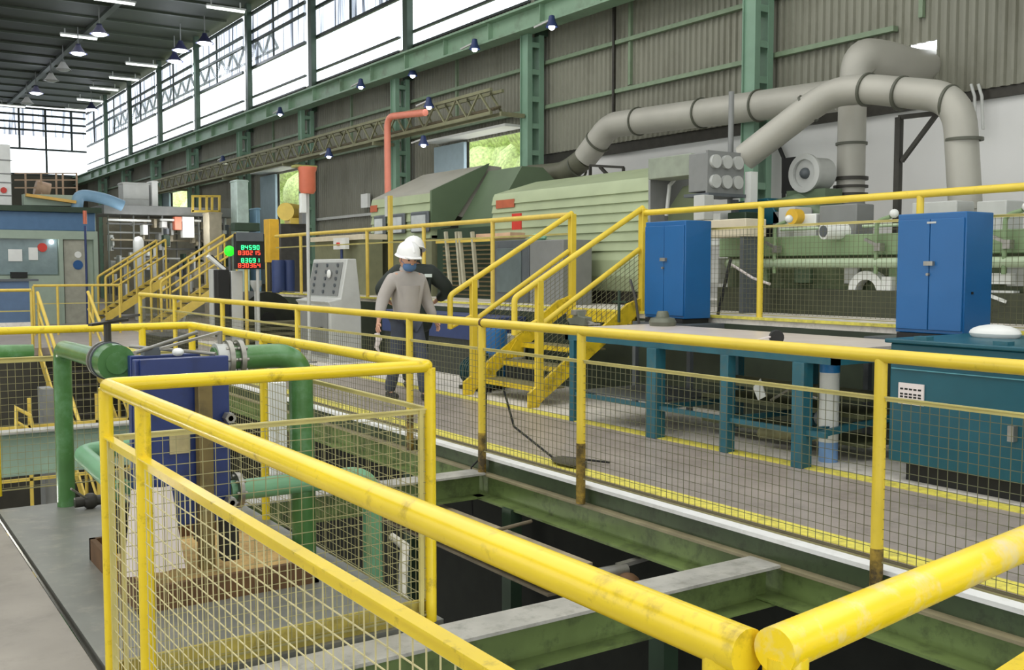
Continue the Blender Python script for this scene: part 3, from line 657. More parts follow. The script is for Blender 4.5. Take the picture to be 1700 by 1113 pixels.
# things under the table
t = thing('parts_frame', 'low olive steel frame with scrap parts under the work table', 'frame', (6.7, 6.2, 0))
mb = MB()
for z in (.12, .34, .48): mb.box(6.55, 7.0, 4.95, 6.7, z, z+.03)
mb.build('shelf', mat('olive_shelf', (92, 96, 66), .6, var=.2), t)
MB().tube([(6.3, 5.2, .50), (6.32, 5.45, .56), (6.4, 5.75, .42)], .012, 8).build('bent_rod', STEEL, t)
MB().prism([(5.72, .46), (5.80, .42), (5.86, .52), (5.78, .60)], 'x', 6.3, 6.31).build('tag_plate', WHITE, t)
MB().cyl((6.4, 5.15, .2), (6.45, 5.9, .12), .045, 10).build('shaft', mat('scrap_olive', (120, 118, 84), .6, var=.3), t)
MB().ball((6.45, 5.25, .33), .07, sx=1.4, n=10).build('casting', GREYD, t)
t = thing('water_bottle', 'tall white cylinder with a blue band under the near end of the table', 'cylinder', (6.4, P(1378, 600, X=6.4).y, 0))
q = P(1378, 600, X=6.4)
MB().cyl((6.4, q.y, .16), (6.4, q.y, .70), .075, 20).build('body', WHITE, t)
MB().cyl((6.4, q.y, .70), (6.4, q.y, .79), .077, 20).build('band', mat('band_blue', (40, 130, 200), .4), t)
MB().cyl((6.4, q.y, .0), (6.4, q.y, .16), .073, 20).build('foot', mat('band_pale_blue', (120, 160, 210), .4), t)
# teal machine
t = thing('teal_tank_cabinet', 'large dark teal steel cabinet standing beside the walkway', 'cabinet', (6.6, 3.4, 0))
MB().box(6.2, 7.2, 1.6, 4.48, .14, .98).build('body', TEAL, t, bevel=.012)
MB().box(6.17, 7.23, 1.57, 4.51, .98, 1.01).build('lid', TEAL, t, bevel=.008)
MB().box(6.185, 6.2, 1.6, 4.46, .80, .806).box(6.185, 6.2, 1.6, 4.46, .84, .844).build('edge_strip', mat('teal_light', (90, 150, 160), .4), t)
MB().box(6.3, 7.1, 1.7, 4.4, 0, .14).build('plinth', BLACK, t)
mb = MB(); A = P(1492, 635, X=6.19); B = P(1533, 675, X=6.19)
MB().box(6.188, 6.198, B.y, A.y, B.z, A.z).build('notice_plate', CLOTH, t)
for i in range(4):
    mb = MB()
    zz = A.z-.035-i*.035 if i < 2 else A.z-.02-i*.035
    for k in range(5):
        w0 = (A.y-B.y)*.16; mb.box(6.186, 6.188, A.y-.015-k*w0*1.1-w0*.75, A.y-.015-k*w0*1.1, zz-.012, zz)
    mb.build('text_line', BLACK, t)
C_ = P(1683, 720, X=6.19); MB().box(6.15, 6.2, C_.y-.02, C_.y+.02, C_.z-.05, C_.z+.05).build('handle', STEEL, t)
MB().box(6.194, 6.2, 2.96, 2.975, .16, .95).build('door_seam', BLACK, t)
for px in (1535, 1668): q = P(px, 556, X=6.25); MB().box(6.2, 6.28, q.y-.05, q.y+.05, 1.01, 1.035).build('hinge', TEALT, t)
q = P(1607, 562, Z=1.01)
one('white_bag', MB().ball((q.x+.25, q.y-.05, 1.04), .14, sx=1.0, sy=1.3, sz=.45, n=16), WHITE, 'white rounded bag lying on the teal cabinet', 'bag')

# access stair to the machine platform
t = thing('access_stair', 'yellow steel stair with tread plates up to the machine platform', 'stairs', (6.3, 9.6, 0))
YA, YB = 8.95, 10.3
n = 5; x0, x1 = 6.30, 7.75
for i in range(n-1):
    x = x0+(x1-x0)*(i+.35)/n; z = (i+1)*1.0/n
    MB().box(x, x+.30, YA+.05, YB-.05, z-.02, z).build('tread', mat('tread_plate', (128, 122, 86), .6, var=.25, scale=14, dirt=(80, 72, 40)), t)
    MB().box(x-.01, x+.01, YA+.05, YB-.05, z-.055, z).build('nosing', YEL2, t)
MB().box(7.66, 7.72, YA+.05, YB-.05, .86, .995).build('top_nosing', YEL2, t)
for y, s in ((YA, 1), (YB, -1)):
    MB().prism([(6.18, 0), (6.30, 0), (6.34, .06), (7.74, 1.0), (7.74, 1.16), (7.55, 1.10), (6.18, .16)], 'y', y-.02, y+.02).build('stringer', YEL2, t)
for i, x in enumerate((6.35, 6.75)):
    q = (x, YB-.04, .22+.68*(x-6.3)); mb = MB(); mb.prism([(x, q[2]-.10), (x+.26, q[2]-.10), (x+.26, q[2]+.08), (x+.16, q[2]+.12)], 'y', YB-.05, YB-.03); mb.build('side_plate', YEL2, t)
def srail(y):
    lo = (6.0, y, 1.19); hi = (7.78, y, 2.2)
    MB().tube(rounded([(6.0, y, .80), lo, hi], .05, 4), .033, 14).build('handrail', YELM, t)
    MB().tube([(6.32, y, .88), (7.72, y, 1.72)], .030, 12).build('middle_rail', YELM, t)
    MB().tube([(5.99, y, .81), (6.32, y, .95)], .026, 10).build('rail_return', YELM, t)
    MB().box(6.28, 6.36, y-.035, y+.035, .08, 1.38).build('newel_post', YELM, t, bevel=.008)
    MB().box(7.74, 7.82, y-.04, y+.04, 1.0, 2.19).build('newel_post', YELM, t, bevel=.008)
    mb = MB(); L = 20
    for i in range(L+1):
        x = 6.36+i*(1.36/L); zt = .88+(x-6.32)*.6; zb = .16+(x-6.3)*.64; mb.bar((x, y, zb), (x, y, zt), .004)
    for k in range(12):
        f = k/12; mb.bar((6.36, y, .2+f*.68), (7.72, y, 1.07+f*.64), .004)
    mb.build('mesh_panel', WIREG, t)
srail(YA); srail(YB)
t = railing('platform_railing', 'yellow pipe railing with mesh along the machine platform behind the lockers', 'railing', [(7.78, YA), (7.78, -1.0)],
        [(7.78, y) for y in (P(1262, 450, X=7.78).y, P(1525, 450, X=7.78).y, 2.4, .3)], 2.14, 1.93, 1.0, r=.034, mw=WIREG, m=YELM)
t = railing('platform_railing', 'yellow pipe railing along the platform beyond the stair, in front of the hoods', 'railing', [(7.78, YB), (7.78, 20.6)],
        [(7.78, y) for y in (P(818, 450, X=7.78).y, P(704, 450, X=7.78).y, P(610, 450, X=7.78).y, P(500, 450, X=7.78).y, P(443, 450, X=7.78).y)], 2.18, 1.95, 1.0, r=.034, panels=False, m=YELF)
# bins under the platform edge
one('plastic_drum', MB().lathe([(0, 0), (.17, 0), (.19, .05), (.19, .3), (.20, .32), (.20, .36), (.19, .38), (.19, .62), (.17, .66), (0, .66)], P(817, 600, X=6.9)*1.0-V(0, 0, .25)), mat('drum_blue', (26, 110, 180), .4, var=.1), 'blue plastic drum behind the foot of the access stair', 'drum')
q = P(848, 575, X=7.2); one('white_bin', MB().lathe([(0, 0), (.17, 0), (.20, .34), (.21, .36), (.19, .36), (.16, .04), (0, .04)], (q.x, q.y, .30)), WHITE, 'white bucket half hidden by the stair rail', 'bucket')
one('bin_crate', MB().box(q.x-.22, q.x+.22, q.y-.22, q.y+.22, 0, .30), GREYD, 'dark crate under the white bucket', 'crate', bevel=.01)
t = thing('floor_motor', 'dark teal electric motor on the floor left of the access stair', 'motor', P(775, 645, Z=0))
q = P(772, 648, Z=0); x, y, z = q; x += .2
MB().cyl((x, y-.30, .22), (x, y+.2, .22), .17, 22).build('housing', mat('motor_teal', (44, 78, 84), .5, var=.2), t)
mb = MB(); 
for i in range(9): mb.ring((x, y-.24+i*.05, .22), (0, 1, 0), .185, .165, .012, 22)
mb.build('cooling_fins', mat('motor_teal', (44, 78, 84)), t)
MB().box(x-.2, x+.2, y-.25, y+.15, 0, .05).build('foot', BLACK, t)
MB().box(x-.07, x+.07, y-.12, y+.08, .36, .46).build('terminal_box', mat('motor_teal', (44, 78, 84)), t, bevel=.01)
one('motor_cable', MB().tube([(x-.1, y-.3, .3), (x-.25, y-.4, .4), (x-.35, y-.35, .2), (x-.3, y-.2, .03), (x-.1, y-.45, .02)], .012, 8), BLACK, 'black cable looping round the floor motor', 'cable')
one('floor_block', MB().box(7.0, 7.4, 10.9, 11.5, 0, .28), CONCL, 'pale block on the floor behind the railing corner', 'block', bevel=.01)
# cables hanging on the walkway railing
q = P(800, 640, X=4.40)
t = thing('hanging_cable', 'thin black welding cable hanging on the walkway railing and coiled on the floor', 'cable', (4.42, 6.9, 0))
MB().tube([(4.40, 6.97, .55), (4.41, 7.0, .3), (4.40, 6.98, 0), (4.24, 6.95, -.1), (4.22, 6.9, -.6)], .007, 6).build('cable', BLACK, t)
MB().tube([(4.42, 6.75, .55), (4.46, 6.66, .25), (4.6, 6.3, .03), (4.75, 6.1, .02), (4.62, 5.95, .02), (4.55, 6.2, .02), (4.7, 6.35, .03), (4.9, 6.0, .02)], .009, 6).build('cable', BLACK, t)
MB().ball((4.62, 6.15, .03), .11, sx=.8, sy=1.8, sz=.28, n=12).build('rag', mat('rag_dark', (74, 70, 54), .8, var=.3), t)
# ================================================================== MACHINES AND DUCTS ON THE PLATFORM
def slats(x, z0, z1, nz, lip=.03):
    """stepped lap siding outline from bottom to top on the -X side"""
    out = []; h = (z1-z0)/nz
    for i in range(nz):
        out += [(x-lip, z0+i*h), (x, z0+(i+1)*h-.004)]
    return out
t = thing('fume_hood', 'pale green slatted fume hood with rounded far top, behind the stair', 'hood', (9.4, 12, 1))
pr = slats(9.0, 1.62, 2.66, 8)+[(9.03, 2.71), (9.85, 2.95), (9.95, 2.90), (9.95, 1.3), (9.6, 1.05), (9.15, 1.2), (9.0, 1.4)]
MB().prism(pr, 'y', 10.22, 14.05).build('slatted_cover', HOOD, t, sharp=20)
MB().prism([(8.98, 1.5), (8.97, 2.66), (9.02, 2.73), (9.86, 2.97), (9.97, 2.92), (9.97, 2.7), (9.55, 2.6), (9.3, 2.3), (9.2, 1.5)], 'y', 10.18, 10.22).build('end_plate', GREY, t)
MB().box(8.968, 8.978, P(856, 335, X=9).y, P(826, 335, X=9).y, 2.47, 2.60).build('red_label', mat('faded_red', (176, 92, 62), .6), t)
MB().box(9.2, 9.9, 10.3, 14.0, 1.0, 1.3).build('base', DSTEEL, t)
MB().tube([(9.5, 10.15, 2.8), (9.25, 10.12, 2.6), (9.2, 10.12, 2.2)], .025, 8).build('drain_pipe', WHITE, t)
t = thing('fume_hood', 'dark green peaked fume hood with sloping grey top, farther along', 'hood', (9.6, 17, 1))
MB().prism([(9.0, 2.88), (10.15, 3.42), (10.5, 3.40), (10.5, 2.2), (9.0, 2.62)], 'y', 16.1, 18.5).build('sloping_top', HOODT, t)
pr = slats(8.99, 2.05, 2.86, 5)+[(9.2, 2.86), (9.2, 2.05)]
MB().prism(pr, 'y', 16.1, 18.5).build('slatted_front', HOOD, t, sharp=20)
MB().prism([(8.97, 2.2), (8.97, 2.90), (10.2, 3.45), (10.1, 3.25), (9.35, 2.25)], 'y', 16.04, 16.1).build('end_plate', HOODD, t)
MB().prism([(9.5, 2.3), (10.15, 3.3), (10.6, 3.3), (11.1, 2.9), (11.1, 1.2), (9.5, 1.2)], 'y', 14.9, 16.0).build('rear_housing', HOODD, t)
MB().box(9.0, 10.4, 16.1, 18.5, 1.0, 2.1).build('machine_body', mat('machine_olive', (122, 124, 96), .6, var=.1), t)
for a, b in ((683, 712), (648, 672), (622, 640)):
    A = P(a, 372, X=8.93); B = P(b, 350, X=8.93); mb = MB(); mb.box(8.90, 8.96, B.y, A.y, 2.16, 2.54); fr_ = mb.build('window_frame', GREYD, t, bevel=.06)
    mb = MB(); mb.box(8.888, 8.90, B.y+.07, A.y-.07, 2.18, 2.47); mb.build('window_pane', mat('hood_window', (190, 196, 196), .2), fr_)
MB().box(8.955, 8.965, P(629, 342, X=9).y, P(618, 342, X=9).y, 2.62, 2.75).build('red_label', mat('faded_red', (176, 92, 62)), t)
# grey electrical cabinets on the platform left of the stair
t = thing('electrical_cabinet', 'grey electrical cabinets on the platform behind the stair rails', 'cabinet', (8.4, 12, 1))
A = P(820, 400, X=8.3); B = P(935, 400, X=8.3)
m_ = P(878, 400, X=8.3).y
MB().box(8.3, 8.8, m_, A.y, 1.0, 1.92).build('body', GREYD, t, bevel=.01)
MB().box(8.3, 8.8, B.y, m_-.02, 1.0, 1.90).build('side_cabinet', GREY, t, bevel=.01)
MB().box(8.28, 8.3, m_+.18, A.y-.1, 1.15, 1.80).build('door', mat('panel_slate', (92, 104, 104), .5), t, bevel=.006)
q = P(857, 368, X=8.5); MB().box(8.5, 8.52, q.y-.12, q.y+.12, q.z-.12, q.z+.12).build('red_sign', RED, t)
q = P(893, 368, X=8.5); one('green_bottles', MB().ball((8.5, q.y, 1.95), .1, sy=1.8, sz=.6, n=10), mat('pale_green_bag', (140, 190, 160), .6), 'pale green bag lying on the grey electrical cabinet', 'bag')
# tall rods rack left of the cabinets
t = thing('rod_rack', 'rack of pale upright rods with dark shelves on the platform', 'rack', (8.6, 13.5, 1))
for px in (742, 765, 786, 760): 
    A = P(px-2, 385, X=8.6); B = P(px+6, 478, X=8.6); MB().bar(A, B, .05).build('rod', mat('pale_rod', (176, 172, 150), .5), t)
MB().box(8.58, 8.62, P(815, 400, X=8.6).y, P(725, 400, X=8.6).y, 1.93, 1.97).build('top_bar', YELF, t)
mb = MB()
for i in range(12): mb.box(9.0, 9.03, 14.08, P(735, 400, X=9).y, 1.05+i*.075, 1.075+i*.075)
mb.build('louvre', mat('louvre_brown', (104, 92, 62), .6, var=.2), t)
MB().box(9.03, 9.2, 14.1, 15.95, 1.0, 2.2).build('backing', DGREEN, t)
one('cardboard_box', MB().box(8.7, 9.0, 13.1, 14.1, 1.98, 2.06), mat('cardboard', (206, 170, 140), .7), 'flat pile of cardboard on the rod rack', 'box')
# navy panels under the platform edge
t = thing('navy_cabinet', 'low navy blue machine base behind the walking person', 'cabinet', (7.3, 13.5, 0))
MB().box(7.25, 7.7, 11.2, 14.6, .52, .86).build('body', NAVY, t, bevel=.01)
MB().box(7.3, 7.7, 11.2, 14.6, 0, .52).build('plinth', mat('dark_mesh_grey', (52, 56, 48), .6, var=.3, scale=20), t)

# green machine line right of the locker
t = thing('roller_machine', 'long pale green roller machine on the platform behind the lockers', 'machine', (9.2, 5, 1))
MB().box(8.9, 9.1, -1.5, 8.85, 1.64, 1.86).build('front_beam', MACHG, t, bevel=.01)
MB().cyl((8.84, -1.5, 1.56), (8.84, 8.85, 1.56), .05, 16).build('cooling_pipe', MACHP, t)
MB().box(9.05, 9.10, -1.5, 8.85, 1.28, 1.64).build('back_panel', mat('machine_green_deep', (92, 104, 74), .6, var=.2, scale=5), t)
MB().box(8.88, 9.6, -1.5, 8.85, 1.0, 1.28).build('base_beam', mat('machine_base_dark', (62, 66, 48), .6, var=.2), t)
MB().box(9.3, 10.6, -1.5, 8.85, 1.28, 1.7).build('bed', HOODD, t)
random.seed(11)
for i in range(9):
    y = 3.2+i*.62; w_ = random.uniform(.14, .3)
    MB().box(8.98, 9.04, y, y+w_, 1.34, 1.52).build('panel_box', [GREYL, HOODD, MACHG][i % 3], t, bevel=.008)
MB().ring((8.95, P(1438, 470, X=8.9).y, 1.26), (1, 0, 0), .22, .13, .12).build('roller_ring', WHITE, t)
MB().box(8.9, 9.0, P(1480, 470, X=8.9).y, P(1463, 470, X=8.9).y, 1.22, 1.42).build('roller_block', WHITE, t)
q = P(1640, 465, X=8.9); MB().box(8.9, 9.0, q.y-.22, q.y+.1, 1.36, 1.46).box(8.9, 9.0, q.y-.25, q.y+.2, 1.24, 1.30).bar((8.88, q.y+.25, 1.35), (8.88, q.y-.2, 1.2), .03).build('white_linkage', WHITE, t)
for px in (1455, 1668, 1286):
    q = P(px, 400, X=8.82); y = q.y
    MB().tube(rounded([(8.82, y, 1.45), (8.82, y, 1.98), (8.82, y-.16, 2.02)], .06, 5), .022, 10).build('valve_pipe', MACHG, t)
    MB().ball((8.82, y-.2, 2.05), .045, n=10).build('valve_head', WHITE, t)
    MB().bar((8.80, y+.12, 1.80), (8.80, y-.02, 1.74), .03).box(8.78, 8.86, y-.07, y, 1.68, 1.76).build('valve_knob', STEEL, t)
q = P(1378, 375, X=8.8)
MB().cyl((8.70, q.y, q.z-.06), (8.98, q.y-.06, q.z-.06), .085, 20).build('gauge_drum', WHITE, t)
MB().cyl((8.69, q.y+.002, q.z-.06), (8.70, q.y, q.z-.06), .06, 20).build('gauge_face', GREYD, t)
for i, (px, py, dy, dz, m_, nm) in enumerate(((1190, 372, .30, .26, WHITE, 'white_box'), (1232, 368, .3, .22, DGREEN, 'dark_motor'), (1315, 366, .24, .3, GREYL, 'grey_box'), (1345, 372, .32, .22, WHITE, 'white_box'), (1400, 366, .5, .34, GREY, 'grey_drum_cover'), (1560, 352, .5, .2, GREYL, 'stacked_plates'), (1655, 360, .3, .3, GREYL, 'grey_box'))):
    q = P(px, py, X=9.3); MB().box(9.2, 9.5, q.y-dy/2, q.y+dy/2, q.z-dz/2-.15, q.z+dz/2).build(nm, m_, t, bevel=.012)
q = P(1316, 360, X=9.1); MB().cyl((9.08, q.y, q.z), (9.2, q.y, q.z), .09, 18).build('yellow_cap', mat('cap_yellow', (220, 176, 50), .5), t)
for px in (1210, 1345, 1490): q = P(px, 375, X=9.15); MB().cyl((9.12, q.y+.4, 1.95), (9.12, q.y-.3, 1.95), .018, 8).build('hydraulic_line', MACHP, t)
MB().tube(rounded([(9.3, 8.8, 1.9), (9.1, 8.6, 2.05), (8.85, 8.5, 1.92), (8.85, 8.2, 1.88)], .1), .02, 8).build('flexible_hose', ORANGE, t)
one('leaning_bar', MB().cyl(P(1213, 430, X=8.2), P(1192, 522, X=7.95), .018, 8), BLACK, 'black bar leaning beside the blue locker on the platform', 'bar')
one('loose_hose', MB().tube([P(1212, 438, X=8.3), P(1250, 462, X=8.0), P(1278, 472, X=8.0)], .014, 8), CLOTH, 'pale hose tied to the platform railing post', 'hose')
# small white box on the platform
for px, s in ((1189, 'beside the locker'), (1165, 'above the locker, narrow')):
    q = P(px, 345 if px < 1180 else 450, X=8.75); one('junction_box', MB().box(8.7, 8.86, q.y-.09, q.y+.09, q.z-.15, q.z+.15), GREYL, 'pale grey junction box '+s, 'box', bevel=.008)

# six-port distribution box
t = thing('six_port_box', 'grey steel box with six round covers on its end', 'box', (9.2, 9.5, 1))
MB().box(8.84, 9.46, 9.0, 9.03, 2.42, 2.93).build('port_face', GREY, t)
MB().box(8.86, 9.44, 9.03, 9.35, 2.44, 2.91).build('body', GREY, t, bevel=.01)
MB().box(8.9, 9.3, 9.35, 10.15, 2.66, 2.93).build('side_channel', mat('channel_grey_green', (142, 150, 134), .5), t, bevel=.01)
MB().box(8.83, 9.47, 8.97, 9.4, 2.38, 2.42).build('bottom_lip', GREYD, t)
for i in range(3):
    for j in range(2):
        c = (8.95+i*.19, 8.99, 2.80-j*.24); MB().cyl((c[0], 8.955, c[2]), (c[0], 9.0, c[2]), .082, 22).build('round_cover', GREYL, t)
for x in (8.85, 9.4): MB().box(x-.03, x+.03, 9.05, 9.12, 1.0, 2.36).build('leg', GREYD, t)
MB().box(9.48, 9.60, 8.9, 9.0, 2.30, 2.7).build('white_pipe_stub', WHITE, t)
q = P(1213, 250, X=9.6); one('duct_support_post', MB().cyl((9.6, q.y, 2.3), (9.6, q.y, 3.75), .035, 10), GREY, 'grey post between the six port box and the long duct', 'post')
t = thing('white_drum_panel', 'white stretch of conveyor cover above the locker', 'panel', (8.7, 8.5, 1.95))
MB().box(8.45, 8.78, 8.0, 8.75, 1.86, 2.06).build('cover', mat('cream_cover', (214, 204, 180), .6, var=.06), t, bevel=.01)
MB().box(8.47, 8.76, 8.05, 8.1, 1.0, 1.86).build('support', GREYD, t)

# ducts
def seam(t, p, d, r): MB().ring(p, d, r+.022, r-.01, .03).build('seam_ring', DUCTD, t)
D = lambda px, py, X: P(px, py, X=X)
t = thing('exhaust_duct', 'long grey round exhaust duct along the wall ending in a dark elbow', 'duct', (11.2, 11, 3.5))
p0, p1, p2, p3, p4 = D(1395, 158, 11.2), D(1012, 208, 11.2), D(972, 262, 11.15), D(938, 288, 11.1), D(880, 292, 11.1)
MB().tube(rounded([p0, p1, p2], .25, 6), .215, 26).build('pipe', DUCT, t)
MB().tube(rounded([p2, p3, p4], .3, 8), .20, 22).build('dark_elbow', mat('duct_dark_elbow', (96, 96, 80), .5, var=.1), t)
for px in (1165, 1060, 1260): 
    c = D(px, 208-(px-1012)*.1305, 11.2); seam(t, c, p1-p0, .215)
seam(t, D(992, 236, 11.17), p2-p1, .215); seam(t, D(958, 277, 11.13), p3-p2, .2)
MB().box(10.9, 11.4, 17.1, 17.8, 2.6, 3.4).build('fan_housing', DUCTD, t, bevel=.02)
MB().ring((10.86, 17.3, 3.1), (1, 0, 0), .22, .15, .06).build('fan_ring', GREYL, t)
q = D(1213, 205, 11.0)
t = thing('exhaust_duct', 'grey round duct rising diagonally, running level and turning down at the white wall', 'duct', (9.5, 7, 3.3))
XX = 9.9
A, B, B2, C_, E_ = D(1236, 262, 9.55), D(1372, 157, XX), D(1425, 146, XX), D(1592, 163, XX), D(1603, 350, XX)
pts = [A, B, B2, C_, E_]
MB().tube(rounded(pts, .34, 10), .168, 26).build('pipe', DUCT, t)
seam(t, D(1342, 180, 9.85), B-A, .165); seam(t, D(1440, 149, XX), C_-B2, .17); seam(t, D(1497, 155, XX), C_-B2, .17); seam(t, D(1601, 232, XX), V(0, 0, 1), .168)
seam(t, D(1577, 170, XX), C_-B2, .165)
q = D(1603, 350, XX); MB().cyl((q.x, q.y, 1.70), (q.x, q.y, q.z+.05), .15, 20).build('lower_stack', DUCT, t)
t = thing('exhaust_duct', 'grey upright duct with hooked top leaving through the wall opening', 'duct', (11.0, 9, 1.7))
b0 = D(1412, 318, 10.6); x_, y_ = b0.x, b0.y
T0 = V(x_, y_, 3.95); 
pts = [V(x_, y_, 1.7), V(x_, y_, 4.55), V(11.35, 8.75, 4.62), V(11.8, 8.3, 4.3), V(12.3, 8.22, 4.2)]
MB().tube([V(x_, y_, 1.7), V(x_, y_, 3.5)], .17, 26).build('riser', DUCT, t)
hp = rounded([V(x_, y_, 3.5), D(1422, 92, 10.65), D(1468, 96, 11.1), D(1518, 112, 11.7), V(12.6, 8.2, 4.2)], .36, 9)
MB().tube(hp, [.17+.05*min(1, i/8) for i in range(len(hp))], 24).build('hooked_top', DUCT, t)
seam(t, V(x_, y_, 3.05), V(0, 0, 1), .17)
MB().ring((x_, y_, 2.62), (0, 0, 1), .21, .15, .04).ring((x_, y_, 2.52), (0, 0, 1), .21, .15, .03).ring((x_, y_, 2.42), (0, 0, 1), .21, .15, .04).build('flexible_collar', DSTEEL, t)
MB().lathe([(.16, 2.4-1.7), (.2, 2.2-1.7), (.2, 0), (0, 0)], (x_, y_, 1.7)).build('lower_cone', GREY, t)
# support bracket for the duct
t = thing('duct_bracket', 'dark steel bracket post with diagonal strut under the level duct', 'bracket', (10.2, 6.7, 1))
A = D(1493, 195, 10.3); B = D(1575, 186, 10.3); C_ = D(1497, 268, 10.3)
MB().box(A.x-.035, A.x+.035, A.y-.035, A.y+.035, 1.70, A.z).build('post', DSTEEL, t)
MB().bar(A, B, .05).build('arm', DSTEEL, t); MB().bar(C_, D(1555, 190, 10.3), .045).build('strut', DSTEEL, t)
t = thing('duct_bracket', 'small black frame with diagonal strut above the hood', 'bracket', D(1005, 290, 10.8))
A = D(980, 275, 10.8); B = D(1035, 278, 10.8)
MB().bar(A, B, .04).bar(A, D(980, 296, 10.8), .04).bar(B, D(1035, 296, 10.8), .04).bar(D(996, 277, 10.8), D(1012, 294, 10.8), .045).build('frame', DSTEEL, t)
MB().box(A.x-.02, A.x+.02, A.y-.02, A.y+.02, 1.0, 2.7).build('leg', DSTEEL, t)
MB().box(B.x-.02, B.x+.02, B.y-.02, B.y+.02, 1.0, 2.7).build('leg', DSTEEL, t)
t = thing('wall_conduit', 'thin black conduit bent down the white wall beside the diagonal duct', 'conduit', D(1300, 260, 11.9))
MB().tube([D(1288, 232, 11.9), D(1301, 262, 11.9), D(1301, 302, 11.9), D(1301, 420, 11.9)], .03, 8).build('pipe', BLACK, t)
t = thing('wall_conduit', 'pair of thin grey conduits above the falling duct', 'conduit', D(1620, 200, 11.9))
for dx in (0, 12): MB().tube([D(1612+dx, 140, 11.85), D(1618+dx, 160, 11.85), D(1620+dx, 215, 11.85)], .02, 8).build('pipe', GREYL, t)
# fan motor
t = thing('blower_motor', 'pale round blower housing with dark box behind the platform rail', 'motor', D(1345, 300, 10.2))
q = D(1352, 289, 10.2); x, y, z = q
MB().cyl((x-.16, y, z), (x+.16, y-.02, z), .2, 26).build('housing', GREYL, t)
MB().ring((x-.18, y, z), (1, 0, 0), .24, .17, .04).build('front_ring', GREYL, t)
MB().box(x-.14, x+.1, y+.18, y+.40, z-.22, z+.22).build('terminal_box', BLACK, t)
MB().ball((x-.17, y, z), .07, n=10).build('hub', GREYD, t)
MB().box(x-.16, x+.16, y-.3, y+.3, 1.70, z-.2).build('pedestal', HOODD, t)
t = thing('teal_cover', 'dark teal sloping machine cover behind the platform rail', 'cover', D(1270, 325, 9.9))
q = D(1272, 316, 9.9); y = q.y
MB().prism([(y-.45, 2.05), (y+.45, 2.05), (y+.32, 2.36), (y-.20, 2.38)], 'x', 9.7, 10.3).build('hood', TEAL, t, bevel=.01)
MB().box(9.75, 10.25, y-.4, y+.4, 1.7, 2.05).build('base', BLACK, t)
t = thing('curved_guard', 'grey green curved belt guard right of the teal cover', 'guard', D(1330, 322, 9.8))
q = D(1325, 325, 9.8); MB().tube([(9.8, q.y+.45, 2.25), (9.8, q.y, 2.32), (9.8, q.y-.4, 2.12)], .09, 14).build('guard', HOODD, t)
MB().box(9.7, 9.9, q.y-.3, q.y+.3, 1.7, 2.2).build('base', GREY, t)
# orange pipe at the column and wall lamps
t = thing('orange_pipe', 'salmon orange pipe climbing the column and bending along the truss', 'pipe', D(645, 330, 10.6))
A = D(644, 330, 10.6); MB().tube(rounded([(10.6, A.y, 2.2), (10.6, A.y, D(650, 192, 10.6).z), (10.6, D(706, 187, 10.6).y, D(706, 187, 10.6).z)], .3, 8), .075, 16).build('pipe', SALMON, t)
for i, (px, py, X, s) in enumerate(((788, 82, 11.0, 'on a short arm under the girder, widest arm'), (685, 126, 11.3, 'just right of the column with the orange pipe'), (599, 145, 11.0, 'on an arm between two columns'), (712, 178, 10.6, 'at the end of the orange pipe'), (916, 45, 11.0, 'beside the column top by the girder end'), (703, 241, 10.9, 'under the truss by the column'), (465, 190, 11.0, 'on an arm further along the girder'), (370, 269, 11.0, 'left of the battened column'), (546, 260, 10.55, 'below the truss near the orange topped pole'))):
    q = D(px, py, X); t = thing('wall_lamp', 'small bright bracket lamp '+s, 'lamp', q, 'small bracket lamps along the wall')
    MB().lathe([(.0, .22), (.05, .2), (.07, .1), (.12, .0), (.10, 0), (0, .08)], q).build('shade', NAVY, t)
    MB().ball(q+V(0, 0, .0), .06, sz=.9, n=10).build('bulb', GLOW, t)
    MB().bar(q+V(0, 0, .14), q+V(11.6-q.x if X > 11.2 else .0, .55, .10), .03).build('arm', GREYL, t)
one('cable_support', MB().bar((11.8, 14.4, 6.2), (11.8, 14.4, 3.9), .05), DSTEEL, 'dark vertical conduit on the corrugated wall above the long duct', 'conduit')
# ================================================================== MIDDLE AND FAR BACKGROUND
def pxbox(name, m, t, x0, x1, y0, y1, Y, th=.4, bevel=.01):
    """box whose front lies in the plane Y between image columns x0..x1, rows y0..y1"""
    A = P(x0, y0, Y=Y); B = P(x1, y1, Y=Y); zt = P((x0+x1)/2, y0, Y=Y).z; zb = P((x0+x1)/2, y1, Y=Y).z
    return MB().box(A.x, B.x, Y, Y+th, zb, zt).build(name, m, t, bevel=bevel)
# operator console
t = thing('control_console', 'pale grey sloping control console beside the thin pole', 'console', (7.0, 16.6, 0))
y0, y1 = P(578, 500, X=6.85).y, P(522, 500, X=6.85).y
MB().prism([(6.55, 0), (6.55, .92), (6.5, .98), (6.72, 1.02), (6.84, 1.66), (7.0, 1.66), (7.08, .9), (7.08, 0)], 'y', y0, y1).build('desk_body', GREYL, t, bevel=.015)
ym = y0+.12
mb = MB(); mb.quadbox([(6.728, ym, 1.06), (6.83, ym, 1.60), (6.83, y1-.06, 1.60), (6.728, y1-.06, 1.06), (6.715, ym, 1.062), (6.817, ym, 1.602), (6.817, y1-.06, 1.602), (6.715, y1-.06, 1.062)]); mb.build('instrument_panel', GREY, t)
mb = MB()
random.seed(5)
for i in range(3):
    for j in range(5):
        f = .12+.2*j; x = 6.715+.10*f; z = 1.06+.54*f; yy = ym+.15+i*(y1-ym-.4)/2; mb.cyl((x-.02, yy, z), (x+.01, yy, z), .03, 8)
mb.build('button', GREYD, t)
q = P(548, 455, X=6.77); MB().ball((6.75, q.y, q.z), .07, sx=.4, n=12).build('lit_dial', WHITE, t)
MB().box(6.52, 6.548, y0+.1, y1-.12, .1, .8).build('access_door', GREY, t)
